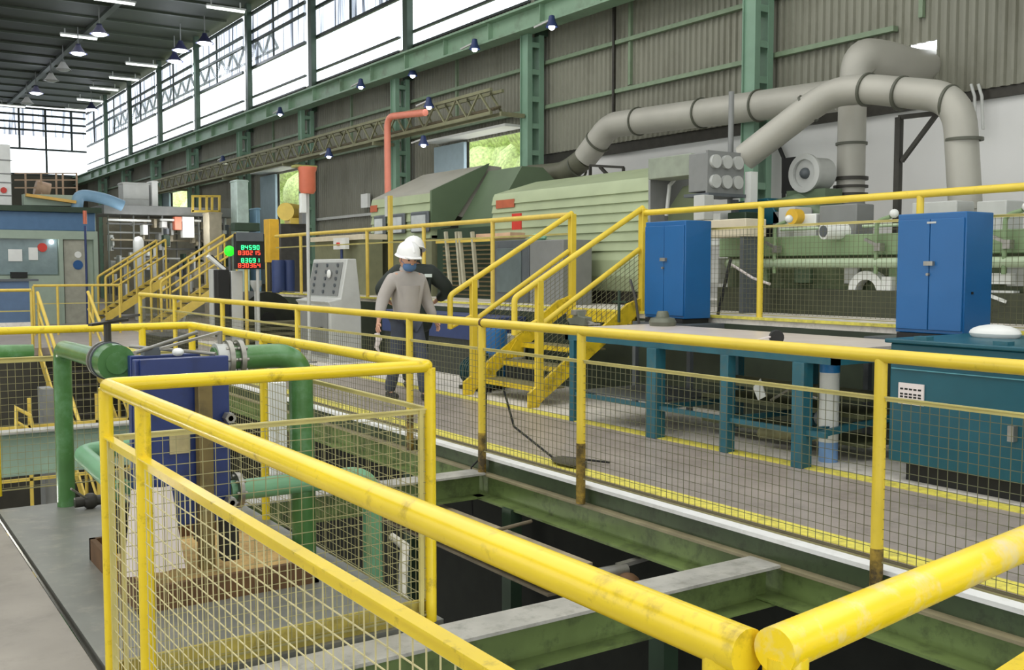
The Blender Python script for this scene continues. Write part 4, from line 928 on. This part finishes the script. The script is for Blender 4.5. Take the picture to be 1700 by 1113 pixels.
MB().cyl((6.5, y0+.3, .55), (6.545, y0+.3, .55), .02, 8).box(6.5, 6.52, y0+.24, y0+.42, .54, .56).build('door_handle', BLACK, t)
# pole with orange box
q = P(514, 592, X=6.3); q.z = 0; t = thing('signal_pole', 'thin pale pole topped by an orange box beside the console', 'pole', q)
MB().cyl((q.x, q.y, 0), (q.x, q.y, 2.95), .028, 12).build('pole', GREYL, t)
zt = P(515, 278, Y=q.y).z; zb = P(515, 322, Y=q.y).z
MB().lathe([(0, zb), (.10, zb), (.13, zb+.05), (.13, zt-.08), (.15, zt-.03), (.15, zt), (0, zt)], (q.x, q.y, 0)).build('orange_box', ORANGE, t)
MB().box(q.x-.2, q.x+.16, q.y-.02, q.y+.16, zt-.01, zt+.03).build('cap', mat('cap_olive', (150, 150, 84), .6), t)
MB().box(q.x-.12, q.x-.04, q.y-.05, q.y+.05, zb-.3, zb).build('white_switch', WHITE, t)
MB().cyl((q.x, q.y, 0), (q.x, q.y, .02), .12, 14).build('base', GREY, t)
# second sheathed posts near left hood
for px, s in ((655, 'yellow post in front of the dark green hood'), ):
    A = P(647, 290, X=8.0); t = thing('yellow_sheath_post', s, 'post', (8.0, A.y, 1)); zz = P(648, 325, X=8.0).z
    MB().box(7.97, 8.03, A.y-.05, A.y+.03, 1.0, zz).build('post', YELF, t); MB().box(7.97, 8.03, A.y+.04, A.y+.14, 2.4, zz).build('sleeve', GREYL, t)
# LED production board
Yb = P(415, 470, X=5.9).y
t = thing('production_display', 'black number display with green and red lit rows on a pole', 'display', (P(415, 450, Y=Yb).x, Yb, 0))
bd = pxbox('board', BLACK, t, 391, 440, 388, 447, Yb, .12)
pxbox('top_housing', DGREEN, t, 389, 432, 370, 384, Yb, .2)
pxbox('grey_header', GREYD, t, 392, 438, 386, 401, Yb-.02, .02)
segs = {'a': (0, 1, .5, 1), 'g': (0, .5, .5, .5), 'd': (0, 0, .5, 0), 'f': (0, .5, 0, 1), 'b': (.5, .5, .5, 1), 'e': (0, 0, 0, .5), 'c': (.5, 0, .5, .5)}
DIG = {'0': 'abcdef', '1': 'bc', '2': 'abged', '3': 'abgcd', '4': 'fgbc', '5': 'afgcd', '6': 'afgedc', '8': 'abcdefg', '9': 'abcdfg'}
for py, m_, n_, s0 in ((411, LEDG, 5, 401), (420, LEDR, 6, 396), (432.5, LEDG, 5, 401), (441, LEDR, 6, 396)):
    mb = MB()
    for k in range(n_):
        px = s0+k*6.4; a = P(px, py+3.2, Y=Yb-.012); hgt = P(px, py-3.2, Y=Yb-.012).z-a.z; wdt = hgt*1.15; dg = random.choice('0123456898')
        for sg in DIG[dg]:
            u0, v0, u1, v1 = segs[sg]; mb.bar((a.x+u0*wdt, Yb-.012, a.z+v0*hgt), (a.x+u1*wdt+1e-4, Yb-.012, a.z+v1*hgt+1e-4), .011, .011, up=(0, 1, 0))
    mb.build('digit_row', m_, t)
for px, s in ((409, 1), (428, 2)): 
    q = P(px, 470, Y=Yb+.05); MB().cyl((q.x, Yb+.05, 0), (q.x, Yb+.05, P(px, 446, Y=Yb).z), .03, 10).build('leg', YELF if s == 1 else GREYL, t)
q = P(381, 417, Y=Yb+2); t = thing('green_signal_lamp', 'glowing green signal lamp left of the number display', 'lamp', (q.x, q.y, 0)); MB().ball(q, .10, n=12).build('lens', mat('lamp_green', (40, 230, 40), .4, emit=1.4), t); MB().cyl((q.x, q.y, 0), q-V(0, 0, .1), .025, 8).build('pole', GREYD, t)
# black box and grey cabinets left of the display
Yc = 15.6
t = thing('floor_cabinet', 'black faced cabinet with a pale side below the number display', 'cabinet', P(385, 545, Y=Yc))
q = P(385, 560, Y=Yc)
pxbox('black_front', BLACK, t, 361, 383, 448, 560, 17.0, .3); pxbox('grey_side', GREYL, t, 384, 405, 450, 575, 17.0, .5)
t = thing('paper_cutter', 'white tilted arm with black strip on the black cabinet', 'arm', P(360, 430, Y=17.1))
MB().bar(P(345, 425, Y=17.1), P(372, 448, Y=17.1), .12, .05).build('arm', WHITE, t); MB().bar(P(350, 425, Y=17.06), P(374, 447, Y=17.06), .03, .05).build('strip', BLACK, t)
pxbox('pedestal', GREYL, t, 352, 366, 447, 560, 17.2, .2)
# dark round coil and layered plates
t = thing('covered_coil', 'dark rounded coil under a cover behind the walkway railing', 'coil', (6.7, 18.5, 0))
cx = P(445, 530, Y=18.4)
MB().cyl((cx.x, 18.4, .55), (cx.x, 19.4, .55), .52, 30).build('coil', mat('coil_dark', (30, 34, 24), .6, var=.3, scale=8), t)
MB().cyl((cx.x+.0, 18.35, .55), (cx.x, 18.4, .55), .14, 16).build('core', BLACK, t)
mb = MB()
for i in range(5): mb.box(cx.x-.75, cx.x+.85, 17.9, 18.3, .08+i*.10, .13+i*.10)
mb.build('plate_stack', mat('plate_olive', (102, 98, 74), .6, var=.2), t)
q = P(425, 475, Y=17.85); MB().cyl((q.x, 17.85, 0), (q.x, 17.85, q.z+.1), .035, 10).lathe([(.035, 0), (.1, .12), (.1, .2), (0, .2)], (q.x, 17.85, q.z-.1)).build('pipe_stand', GREYL, t)
# barrels, yellow column and robot
for i, (a, b, s) in enumerate(((455, 470, 'left one of the pair beside the yellow column'), (474, 486, 'right one of the pair, with a pale tap'))):
    A = P((a+b)/2, 470, Y=20.4); r_ = (P(b, 470, Y=20.4).x-P(a, 470, Y=20.4).x)/2+.04; zz = P(a, 432, Y=20.4).z
    one('blue_drum', MB().lathe([(0, 1.0), (r_*.9, 1.0), (r_, 1.04), (r_, zz*.6), (r_*1.04, zz*.62), (r_, zz*.65), (r_, zz-.04), (r_*.9, zz), (0, zz)], (A.x, 20.4, 0)), NAVY, 'dark blue drum, '+s, 'drum', 'dark blue drums')
t = thing('yellow_column', 'square orange yellow column left of the pole', 'column', P(455, 435, Y=21))
pxbox('column', mat('ochre_paint', (214, 168, 44), .5), t, 447, 464, 364, 436, 20.9, .35)
pxbox('base', DSTEEL, t, 448, 463, 436, 520, 20.95, .3)
t = thing('yellow_machine', 'pale yellow cylinder shaped machine in front of the second door opening', 'machine', P(492, 350, Y=24))
q = P(490, 352, Y=24); MB().cyl((q.x-.25, 24, q.z), (q.x+.3, 24.6, q.z), .22, 18).build('drum', YELF, t)
pxbox('frame', YELF, t, 482, 510, 362, 372, 23.9, .4); pxbox('base', DSTEEL, t, 466, 515, 372, 560, 24, .8); pxbox('upright', GREY, t, 501, 509, 345, 372, 23.6, .2)
t = thing('long_cover', 'flat cream cover plate behind the thin pole', 'cover', P(560, 372, X=8.6))
A = P(515, 375, X=8.4); B = P(603, 370, X=8.4); MB().box(8.4, 8.9, B.y, A.y, 2.06, 2.16).build('cover', mat('cream_cover', (214, 204, 180)), t); MB().box(8.5, 8.8, B.y, A.y, 1.0, 2.06).build('base', mat('machine_olive', (122, 124, 96)), t)
t = thing('switch_panel', 'small white panel with red button on the far machine', 'panel', P(568, 385, X=8.2))
A = P(557, 385, X=8.3); B = P(577, 385, X=8.3); MB().box(8.25, 8.33, B.y, A.y, 1.88, 2.10).build('panel', WHITE, t); MB().cyl((8.2, (A.y+B.y)/2, 1.98), (8.26, (A.y+B.y)/2, 1.98), .035, 10).build('button', RED, t); MB().cyl((8.3, (A.y+B.y)/2, 1.0), (8.3, (A.y+B.y)/2, 1.9), .03, 8).build('stem', NAVY, t)
one('wall_sign', MB().box(11.7, 11.78, P(610, 330, X=11.7).y, P(599, 330, X=11.7).y, P(604, 345, X=11.7).z, P(604, 322, X=11.7).z), WHITE, 'small white sign with a dark mark on the grey cladding', 'sign')
# far platform stairs
def far_stair(name, lab, Y, x0, y0, x1, y1, drop=52):
    """rails from foot (x0,y0) to head (x1,y1) seen in the plane Y"""
    t = thing(name, lab, 'stairs', P(x0, y0+drop, Y=Y))
    for k, yy in enumerate((Y, Y+.9)):
        a = P(x0, y0, Y=Y); b = P(x1, y1, Y=Y); a.y = b.y = yy
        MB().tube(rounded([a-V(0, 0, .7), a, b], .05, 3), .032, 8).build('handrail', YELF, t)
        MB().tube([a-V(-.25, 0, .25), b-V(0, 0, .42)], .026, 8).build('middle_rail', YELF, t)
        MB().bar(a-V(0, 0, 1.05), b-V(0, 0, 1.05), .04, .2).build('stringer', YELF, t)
        n = 4
        for i in range(n+1):
            q = a.lerp(b, i/n); MB().cyl(V(q.x, q.y, 0) if i in (0, n) else q-V(0, 0, 1.0), q, .026, 8).build('post', YELF, t)
    n = 10
    for i in range(n):
        q = P(x0, y0, Y=Y).lerp(P(x1, y1, Y=Y), (i+.5)/n)-V(0, 0, 1.05); MB().box(q.x-.12, q.x+.12, Y, Y+.9, q.z-.02, q.z).build('tread', DSTEEL, t)
    return t
far_stair('mezzanine_stair', 'far yellow stair rising beside the grey steelwork, left of the two', 27.5, 175, 460, 275, 398)
far_stair('mezzanine_stair', 'far yellow stair rising behind the number display, right of the two', 24.5, 267, 468, 392, 388)
# mezzanine deck, its posts and the boxes on it
t = thing('mezzanine', 'grey steel mezzanine deck crowded with pipework beyond the yellow stairs', 'mezzanine', (10, 32, 0))
pxbox('deck', GREY, t, 172, 395, 343, 358, 31, 2.2)
for px in (180, 200, 222, 247, 270, 293, 330, 352, 372): pxbox('post', GREYL, t, px, px+4, 358, 500, 31.2+(px % 3)*.4, .16)
for i, py in enumerate((372, 386, 398, 412, 428)): pxbox('cross_pipe', [GREY, GREYL, mat('tan_pipe', (170, 160, 136))][i % 3], t, 178+i*3, 385-i*6, py, py+3, 31.5+.3*(i % 2), .12)
random.seed(21)
cols_ = [GREYL, GREYL, WHITE, WHITE, mat('tan_pipe', (170, 160, 136)), GREYD, mat('sand_box', (176, 168, 146), .6, var=.1), DGREEN]
for i in range(90):
    px = random.uniform(176, 376); py = random.uniform(360, 480); w_ = random.uniform(3, 11); h_ = random.uniform(6, 30)
    pxbox('equipment_box', random.choice(cols_), t, px, px+w_, py, py+h_, 30.9+random.uniform(0, 1.0), random.uniform(.2, .5))
pxbox('back_wall', mat('mezz_back', (168, 162, 142), .7, var=.25, scale=2), t, 172, 395, 358, 520, 33.6, .1)
for px in (215, 300):  # tubes and point lights added under the deck to brighten its shade
    q = P(px, 366, Y=30.9); MB().box(q.x-.6, q.x+.6, 30.85, 30.95, q.z-.03, q.z+.03).build('added_tube', GREYL, t)
    l = bpy.data.lights.new('mezzanine_fill_light', 'POINT'); l.energy = 30; l.shadow_soft_size = .3
    o = bpy.data.objects.new('mezzanine_fill_light', l); COL.objects.link(o); o.location = (q.x-10, 30.2-32, q.z-.2); o.parent = t
zdk = P(280, 343, Y=31).z
for x0, x1, y0, y1, m_, nm in ((303, 323, 360, 395, WHITE, 'white_panel'), (290, 302, 360, 382, ORANGE, 'orange_plate')): pxbox(nm, m_, t, x0, x1, y0, y1, 30.8, .25)
MEZZ = t
for x0, x1, y0, m_, lab, cat, nm, z0 in ((204, 247, 302, GREYL, 'pale grey cube shaped unit on the mezzanine deck', 'unit', 'cube_unit', 1), (252, 262, 300, WHITE, 'narrow white frame beside the cube shaped unit', 'unit', 'narrow_unit', 1),
        (347, 368, 352, mat('sand_box', (176, 168, 146)), 'sand coloured cabinet under the small yellow frame', 'cabinet', 'sand_cabinet', 0), (225, 240, 392, GREYL, 'pale upright tank among the pipework behind the left far stair', 'tank', 'upright_tank', 0),
        (393, 412, 298, mat('ice_panel', (206, 226, 218), .5), 'pale green tall panel behind the number display', 'panel', 'tall_panel', 0), (425, 432, 345, SKYB, 'light blue upright bar right of the pale green panel', 'bar', 'upright_bar', 0)):
    Yu = 31.4 if z0 else 30.2; A = P(x0, y0, Y=Yu); B = P(x1, y0, Y=Yu); zb = P(280, 343, Y=31).z if z0 else 0
    mb = MB()
    if nm == 'upright_tank': mb.lathe([(0, 0), (.13, 0), (.15, .05), (.15, A.z-.15), (.10, A.z-.03), (0, A.z)], ((A.x+B.x)/2, Yu+.2, 0))
    else: mb.box(A.x, B.x, Yu, Yu+.6, zb, A.z).box(A.x-.02, B.x+.02, Yu-.02, Yu+.62, A.z-.06, A.z-.02)
    if nm in ('cube_unit', 'sand_cabinet'): mb.box(A.x+.01, B.x-.01, Yu-.015, Yu, zb+(A.z-zb)*.3, zb+(A.z-zb)*.32)
    one(nm, mb, m_, lab, cat, bevel=.015)
t = thing('guard_frame', 'small yellow guard frame on the mezzanine by the third door opening', 'railing', P(340, 350, Y=30))
for px in (320, 332, 343, 352, 364): MB().bar(P(px, 325, Y=30.4), P(px, 352, Y=30.4), .06).build('upright', YELF, t)
for py in (326, 351): MB().bar(P(318, py, Y=30.4), P(366, py, Y=30.4), .06).build('rail', YELF, t)
one('blue_duct', MB().tube(rounded([P(128, 345, Y=30.6), P(130, 322, Y=30.6), P(175, 330, Y=30.6), P(204, 342, Y=30.6)], .3, 6), .16, 16), SKYB, 'light blue bent duct on top of the blue cabin', 'duct')

# blue and grey operator cabin
Yk = 30.0
t = thing('operator_cabin', 'blue topped grey operator cabin with big window', 'cabin', (3.5, Yk, 0))
X0 = P(-60, 440, Y=Yk).x; X1 = P(163, 440, Y=Yk).x
Z = lambda py: P(80, py, Y=Yk).z
MB().box(X0, X1+.1, Yk-.15, Yk+3, Z(352), Z(343)).build('roof_slab', DGREEN, t)
MB().box(X0, X1, Yk+.15, Yk+2.8, -.0, Z(352)).build('wall', CABG, t)
MB().box(X0, X1-.05, Yk, Yk+.15, Z(383), Z(352)).build('blue_fascia', CABB, t, bevel=.02)
MB().box(X0, X1, Yk-.03, Yk+.15, Z(397), Z(383)).build('grey_band', CABG, t)
MB().box(P(97, 400, Y=Yk).x, P(104, 400, Y=Yk).x, Yk-.03, Yk+.15, 0, Z(397)).box(P(155, 400, Y=Yk).x, X1, Yk-.03, Yk+.15, 0, Z(397)).build('corner_post', CABG, t)
dr = MB().box(P(106, 400, Y=Yk).x, P(143, 400, Y=Yk).x, Yk+.05, Yk+.15, 0, Z(398)).build('door', mat('cabin_door', (164, 164, 150), .5), t)
q = P(130, 440, Y=Yk); MB().cyl((q.x, Yk+.03, q.z), (q.x, Yk+.05, q.z), .13, 20).build('blue_disc', mat('disc_blue', (30, 84, 140), .5), dr)
q = P(130, 423, Y=Yk); MB().cyl((q.x, Yk+.03, q.z), (q.x, Yk+.05, q.z), .09, 18).build('white_disc', WHITE, dr)
wn = MB().box(X0, P(96, 400, Y=Yk).x, Yk+.10, Yk+.14, Z(456), Z(397)).build('window_glass', mat('cabin_glass', (128, 146, 148), .12, var=.1), t)
for a, b, y0_, y1_ in ((14, 38, 414, 434), (48, 64, 411, 432)): 
    A = P(a, y0_, Y=Yk); B = P(b, y1_, Y=Yk); MB().box(A.x, B.x, Yk+.07, Yk+.10, B.z, A.z).build('paper_notice', WHITE, t)
q = P(71, 411, Y=Yk); MB().cyl((q.x, Yk+.05, q.z), (q.x, Yk+.1, q.z), .12, 18).build('red_sign', RED, t)
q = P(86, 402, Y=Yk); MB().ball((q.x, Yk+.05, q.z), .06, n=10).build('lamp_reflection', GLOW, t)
MB().box(X0, P(97, 400, Y=Yk).x, Yk-.05, Yk+.15, 0, Z(458)).build('sill_panel', CABG, t)
A = P(17, 452, Y=Yk-.1); B = P(44, 462, Y=Yk-.1); MB().box(A.x, B.x, Yk-.3, Yk-.06, B.z, A.z).build('black_unit', BLACK, t)
q = P(142, 400, Y=28.5)
t = thing('flag_pole', 'thin dark pole with orange tip in front of the cabin door', 'pole', (q.x, 28.5, 0))
MB().cyl((q.x, 28.5, 0), (q.x, 28.5, P(142, 375, Y=28.5).z), .03, 8).build('pole', NAVY, t); MB().cyl((q.x, 28.5, P(142, 372, Y=28.5).z), (q.x, 28.5, P(142, 350, Y=28.5).z), .05, 10).build('tip', ORANGE, t)
t = thing('low_blue_panel', 'low slate blue panel wall in front of the cabin', 'panel', P(20, 500, Y=26))
A = P(-60, 468, Y=26); B = P(50, 535, Y=26); MB().box(A.x, B.x, 26, 26.4, B.z, A.z).build('panel', mat('slate_blue', (84, 108, 138), .5, var=.08), t)
MB().box(A.x, B.x+.2, 25.95, 26.6, A.z, A.z+.05).build('top', GREYD, t)
MB().box(A.x, B.x, 25.9, 26.5, 0, B.z).build('plinth', CONCL, t)
MB().ball(P(171, 354, Y=30.2), .12, n=12).build('red_lamp', RED, t) if 0 else None
# things on the cabin roof and the white tower
t = thing('white_tower', 'white panelled tower with a red dot at the left edge', 'tower', P(5, 340, Y=30.5))
pxbox('tower', WHITE, t, -60, 20, 238, 343, 31, 1.2); q = P(6, 316, Y=30.98); MB().cyl((q.x, 30.95, q.z), (q.x, 31, q.z), .08, 14).build('red_dot', RED, t)
mb = MB()
for py in (262, 285, 300, 322): A = P(-60, py, Y=30.98); B = P(20, py, Y=30.98); mb.box(A.x, B.x, 30.98, 31, A.z-.02, A.z+.01)
mb.build('joint_line', GREY, t)
t = thing('roof_conveyor', 'orange topped pale conveyor lying on the cabin roof', 'conveyor', P(80, 335, Y=30.6))
MB().bar(P(38, 338, Y=30.8)+V(0, 0, .1), P(125, 340, Y=30.8)+V(0, 0, .1), .4, .3).build('side', CABG, t)
MB().bar(P(40, 325, Y=30.8), P(122, 337, Y=30.8), .8, .08).build('belt', mat('belt_orange', (220, 176, 90), .6), t)
t = thing('scaffold', 'thin rusty scaffold frame standing behind the roof conveyor', 'scaffold', P(90, 300, Y=34))
for px in (42, 68, 93, 104, 127): MB().bar(P(px, 287, Y=34), V(P(px, 343, Y=34).x, 34, 0), .05).build('upright', mat('scaffold_tan', (190, 160, 132), .6), t)
for py in (288, 299, 312): MB().bar(P(24, py, Y=34), P(127, py, Y=34), .035).build('ledger', mat('scaffold_tan', (176, 140, 108)), t)
MB().cyl(P(58, 312, Y=34.2), P(82, 318, Y=34.2), .25, 14).build('rolled_cover', mat('scaffold_tan', (176, 140, 108)), t)
one('left_wall_box', MB().box(-2.2, -1.2, 33, 35, 0, 4.2), GREYL, 'pale machine block behind the white tower', 'machine')
# floor clutter past the railing
one('deck_ramp', MB().box(5.0, 5.7, 19.2, 20.6, .0, .25), BLACK, 'dark low box on the floor beyond the walkway railing', 'box', bevel=.02)
t = thing('steel_trestle', 'low pale trestle near the foot of the right far stair', 'trestle', P(330, 530, Z=0))
q = P(335, 541, Z=0)
for dx in (-.5, .5): MB().bar(q+V(dx, 0, 0), q+V(dx*.7, 0, .6), .05).bar(q+V(dx, .4, 0), q+V(dx*.7, .4, .6), .05).build('leg', GREYL, t)
MB().box(q.x-.6, q.x+.6, q.y-.05, q.y+.45, .6, .66).build('top', GREYL, t)
# ================================================================== PEOPLE
SKIN = mat('skin', (196, 150, 124), .5, var=.06)
SHIRT = mat('shirt_grey', (168, 162, 156), .8, var=.07, scale=5, bump=.3)
JEANS = mat('jeans_dark', (64, 70, 84), .8, var=.15, scale=9)
BOOT = mat('boot_black', (40, 38, 36), .6, var=.2)
MASK = mat('face_mask_blue', (84, 118, 160), .7, var=.05)
HELM = mat('helmet_white', (236, 236, 234), .28, var=.02)
VEST = mat('jacket_dark_green', (26, 36, 30), .7, var=.25, scale=6)
def skin_mesh(name, pts, edges, rad, m, parent, sub=2, root=0):
    me = bpy.data.meshes.new(name); me.from_pydata([tuple(p) for p in pts], edges, []); ob = bpy.data.objects.new(name+'_tmp', me); COL.objects.link(ob)
    sk = ob.modifiers.new('skin', 'SKIN'); sk.use_smooth_shade = True; sk.branch_smoothing = .3
    for i, v in enumerate(me.skin_vertices[0].data):
        r = rad[i]; v.radius = r if isinstance(r, tuple) else (r, r); v.use_root = (i == root)
    s = ob.modifiers.new('sub', 'SUBSURF'); s.levels = sub; s.render_levels = sub
    dg = bpy.context.evaluated_depsgraph_get(); dg.update()
    nm = bpy.data.meshes.new_from_object(ob.evaluated_get(dg)); nm.name = name
    bpy.data.objects.remove(ob)
    nm.materials.clear(); nm.materials.append(m)
    for p in nm.polygons: p.use_smooth = True
    o = bpy.data.objects.new(name, nm); COL.objects.link(o); o.parent = parent
    return o
def person(lab, loc, facing, stride, arms, shirt, pants, mask, coat=False, head_turn=0.0, scale=1.0):
    """local frame: +y is where the person faces, x to their right hand side; z up"""
    t = thing('person', lab, 'person', loc); t.rotation_euler.z = facing; t.scale = (scale,)*3; BASE[t.name] = Vector()
    fl, fr = stride   # forward offset of left and right foot
    H = lambda s: (s*.095, 0, .93)
    kL = (-.105, fl*.5+.05, .50); kR = (.105, fr*.5+.05, .50)
    aL = (-.11, fl-.02, .09); aR = (.11, fr-.02, .09)
    (eL, hL), (eR, hR) = arms
    sL = (-.19, 0, 1.43); sR = (.19, 0, 1.43)
    pts = [(0, 0, .98), (0, .01, 1.15), (0, 0, 1.32), (0, 0, 1.45), (0, .01, 1.53), (0, .025, 1.62), (0, .03, 1.70),
           H(-1), kL, aL, (-.11, fl+.10, .04), H(1), kR, aR, (.11, fr+.10, .04), sL, eL, hL, sR, eR, hR]
    edges = [(0, 1), (1, 2), (2, 3), (3, 4), (4, 5), (5, 6), (0, 7), (7, 8), (8, 9), (9, 10), (0, 11), (11, 12), (12, 13), (13, 14), (3, 15), (15, 16), (16, 17), (3, 18), (18, 19), (19, 20)]
    rad = [(.13, .10), (.12, .09), (.14, .10), (.10, .08), .05, (.070, .085), (.075, .09), .08, .052, .035, .03, .08, .052, .035, .03, .05, .038, .026, .05, .038, .026]
    # fingers
    for hi, ei, sgn in ((17, 16, -1), (20, 19, 1)):
        h = Vector(pts[hi]); d = (h-Vector(pts[ei])).normalized(); fwd = Vector((0, 1, 0)); fwd = (fwd-d*fwd.dot(d)).normalized()
        palm = h+d*.055; pi = len(pts); pts.append(tuple(palm)); edges.append((hi, pi)); rad.append((.034, .018))
        for k, L in enumerate((.070, .078, .072, .058)):
            o_ = fwd*(.028-.019*k); b0 = len(pts)
            pts.append(tuple(palm+o_+d*.03)); pts.append(tuple(palm+o_*1.1+d*(.03+L*.5)+Vector((-sgn*.012, 0, 0)))); pts.append(tuple(palm+o_*1.1+d*(.03+L*.85)+Vector((-sgn*.032, 0, 0))))
            edges += [(pi, b0), (b0, b0+1), (b0+1, b0+2)]; rad += [.009, .0085, .0075]
        b0 = len(pts); pts.append(tuple(palm+fwd*.04-d*.01)); pts.append(tuple(palm+fwd*.058+d*.03)); edges += [(pi, b0), (b0, b0+1)]; rad += [.011, .009]
    body = skin_mesh('body', pts, edges, rad, SKIN, t, 2)
    # clothing
    def up(a, b, f): return tuple(Vector(a).lerp(Vector(b), f))
    L1, R1 = up(eL, hL, .93), up(eR, hR, .93)
    hem = .84 if not coat else .62
    sp = [(0, 0, 1.16), (0, .0, hem), (0, 0, 1.40), (0, .01, 1.50), (-.185, 0, 1.42), eL, L1, (.185, 0, 1.42), eR, R1]
    se = [(0, 1), (0, 2), (2, 3), (2, 4), (4, 5), (5, 6), (2, 7), (7, 8), (8, 9)]
    k = 1.42 if coat else 1.12
    sr = [(.165*k, .135*k), (.18*k, .14*k), (.15*k, .125*k), (.07, .065), .085*k, .068*k, .054, .085*k, .068*k, .054]
    skin_mesh('coat' if coat else 'shirt', sp, se, sr, shirt, t, 2)
    mb = MB(); mb.tube([(0, .0, 1.505), (0, .012, 1.545)], [.082, .072], 18, cap=False); c = mb.build('collar', shirt, t); s_ = c.modifiers.new('s', 'SOLIDIFY'); s_.thickness = .008
    tp = [(0, 0, .97), (-.10, 0, .90), tuple(Vector(kL)), (-.11, fl-.02, .07), (.10, 0, .90), tuple(Vector(kR)), (.11, fr-.02, .07)]
    skin_mesh('trousers', tp, [(0, 1), (1, 2), (2, 3), (0, 4), (4, 5), (5, 6)], [(.15, .12), .108, .082, .07, .108, .082, .07], pants, t, 2)
    for x, f in ((-.11, fl), (.11, fr)):
        skin_mesh('shoe', [(x, f-.07, .05), (x, f+.05, .045), (x, f+.17, .035)], [(0, 1), (1, 2)], [.05, .048, .04], BOOT, t, 1)
    # head
    hd = bpy.data.objects.new('head', None); COL.objects.link(hd); hd.parent = t; hd.location = (0, .035, 1.60); hd.scale = (1.16,)*3; hd.rotation_euler = (math.radians(-14), 0, head_turn); BASE[hd.name] = Vector()
    mb = MB(); mb.ball((0, .0, .03), .1, sx=.80, sy=.98, sz=1.22, n=24); mb.ball((0, .04, -.045), .062, sx=.9, sy=.9, sz=.8, n=14)
    mb.prism([(.085, .05), (.118, .0), (.09, -.01), (.08, .0)], 'x', -.012, .012)
    for s in (-1, 1): mb.ball((s*.082, -.005, .02), .03, sx=.35, sy=.6, sz=1, n=10)
    mb.build('face', SKIN, hd)
    mb = MB(); 
    for s in (-1, 1): mb.ball((s*.032, .088, .042), .0115, n=8)
    mb.build('eyes', mat('eye_dark', (30, 26, 24), .3), hd)
    MB().ball((0, -.02, .045), .1, sx=.86, sy=.96, sz=1.12, n=20).build('hair', mat('hair_black', (28, 24, 22), .6), hd)
    if mask:
        MB().ball((0, .045, -.03), .07, sx=1.0, sy=.92, sz=.85, n=18).build('face_mask', MASK, hd)
        for s in (-1, 1): MB().tube([(s*.06, .07, -.01), (s*.083, .01, .02)], .003, 6).build('mask_strap', MASK, hd)
    m_ = MB(); m_.lathe([(.140, -.012), (.136, -.006), (.122, .006), (.120, .035), (.112, .07), (.092, .105), (.06, .128), (.03, .137), (0, .14)], (0, -.005, .07), n=30)
    hm = m_.build('helmet', HELM, hd); s_ = hm.modifiers.new('s', 'SOLIDIFY'); s_.thickness = .004
    hm.scale = (.94, 1.12, 1)
    MB().prism([(-.09, .10), (.09, .10), (.06, .185), (-.06, .185)], 'z', .072, .080).build('helmet_peak', HELM, hd, bevel=.004)
    mb = MB(); mb.tube([(0, -.125, .12), (0, -.09, .175), (0, -.03, .205), (0, .04, .205), (0, .10, .165), (0, .128, .12)], .011, 8); mb.build('helmet_ridge', HELM, hd, bevel=.006)
    return t
q = P(655, 662, Z=0)
fac = math.atan2(-(RGT.x*.62-FWD.x*.78), (RGT.y*.62-FWD.y*.78))
p1 = person('person in a pale grey shirt, white helmet and blue face mask walking along the walkway', P(676, 664, Z=0), fac, (.22, -.20),
       (((-.30, -.05, 1.16), (-.37, .04, .92)), ((.30, -.05, 1.16), (.40, .04, .93))), SHIRT, JEANS, True, scale=.985, head_turn=math.radians(-8))
p2 = person('person in a dark green coat and white helmet walking behind the person in grey', P(689, 642, Z=0), fac+math.pi*.86, (-.15, .15),
       (((-.43, -.02, 1.18), (-.30, .16, 1.05)), ((.43, -.02, 1.18), (.30, .16, 1.05))), VEST, VEST, False, coat=True, scale=1.04)
# reflective bits on the coat
mb = MB(); mb.box(-.20, -.13, -.175, -.16, 1.36, 1.40); mb.box(.10, .19, -.175, -.16, 1.34, 1.38); mb.build('reflective_tape', mat('tape_silver', (200, 210, 205), .3), p2)
q = p1.matrix_basis @ Vector((.435, .055, .80))
one('white_rag', MB().tube([q, q+V(.02, -.01, -.07), q+V(0, .01, -.16), q+V(.03, 0, -.22)], [.03, .035, .022, .008], 10), CLOTH, 'white rag held in the hand of the person in grey', 'rag')
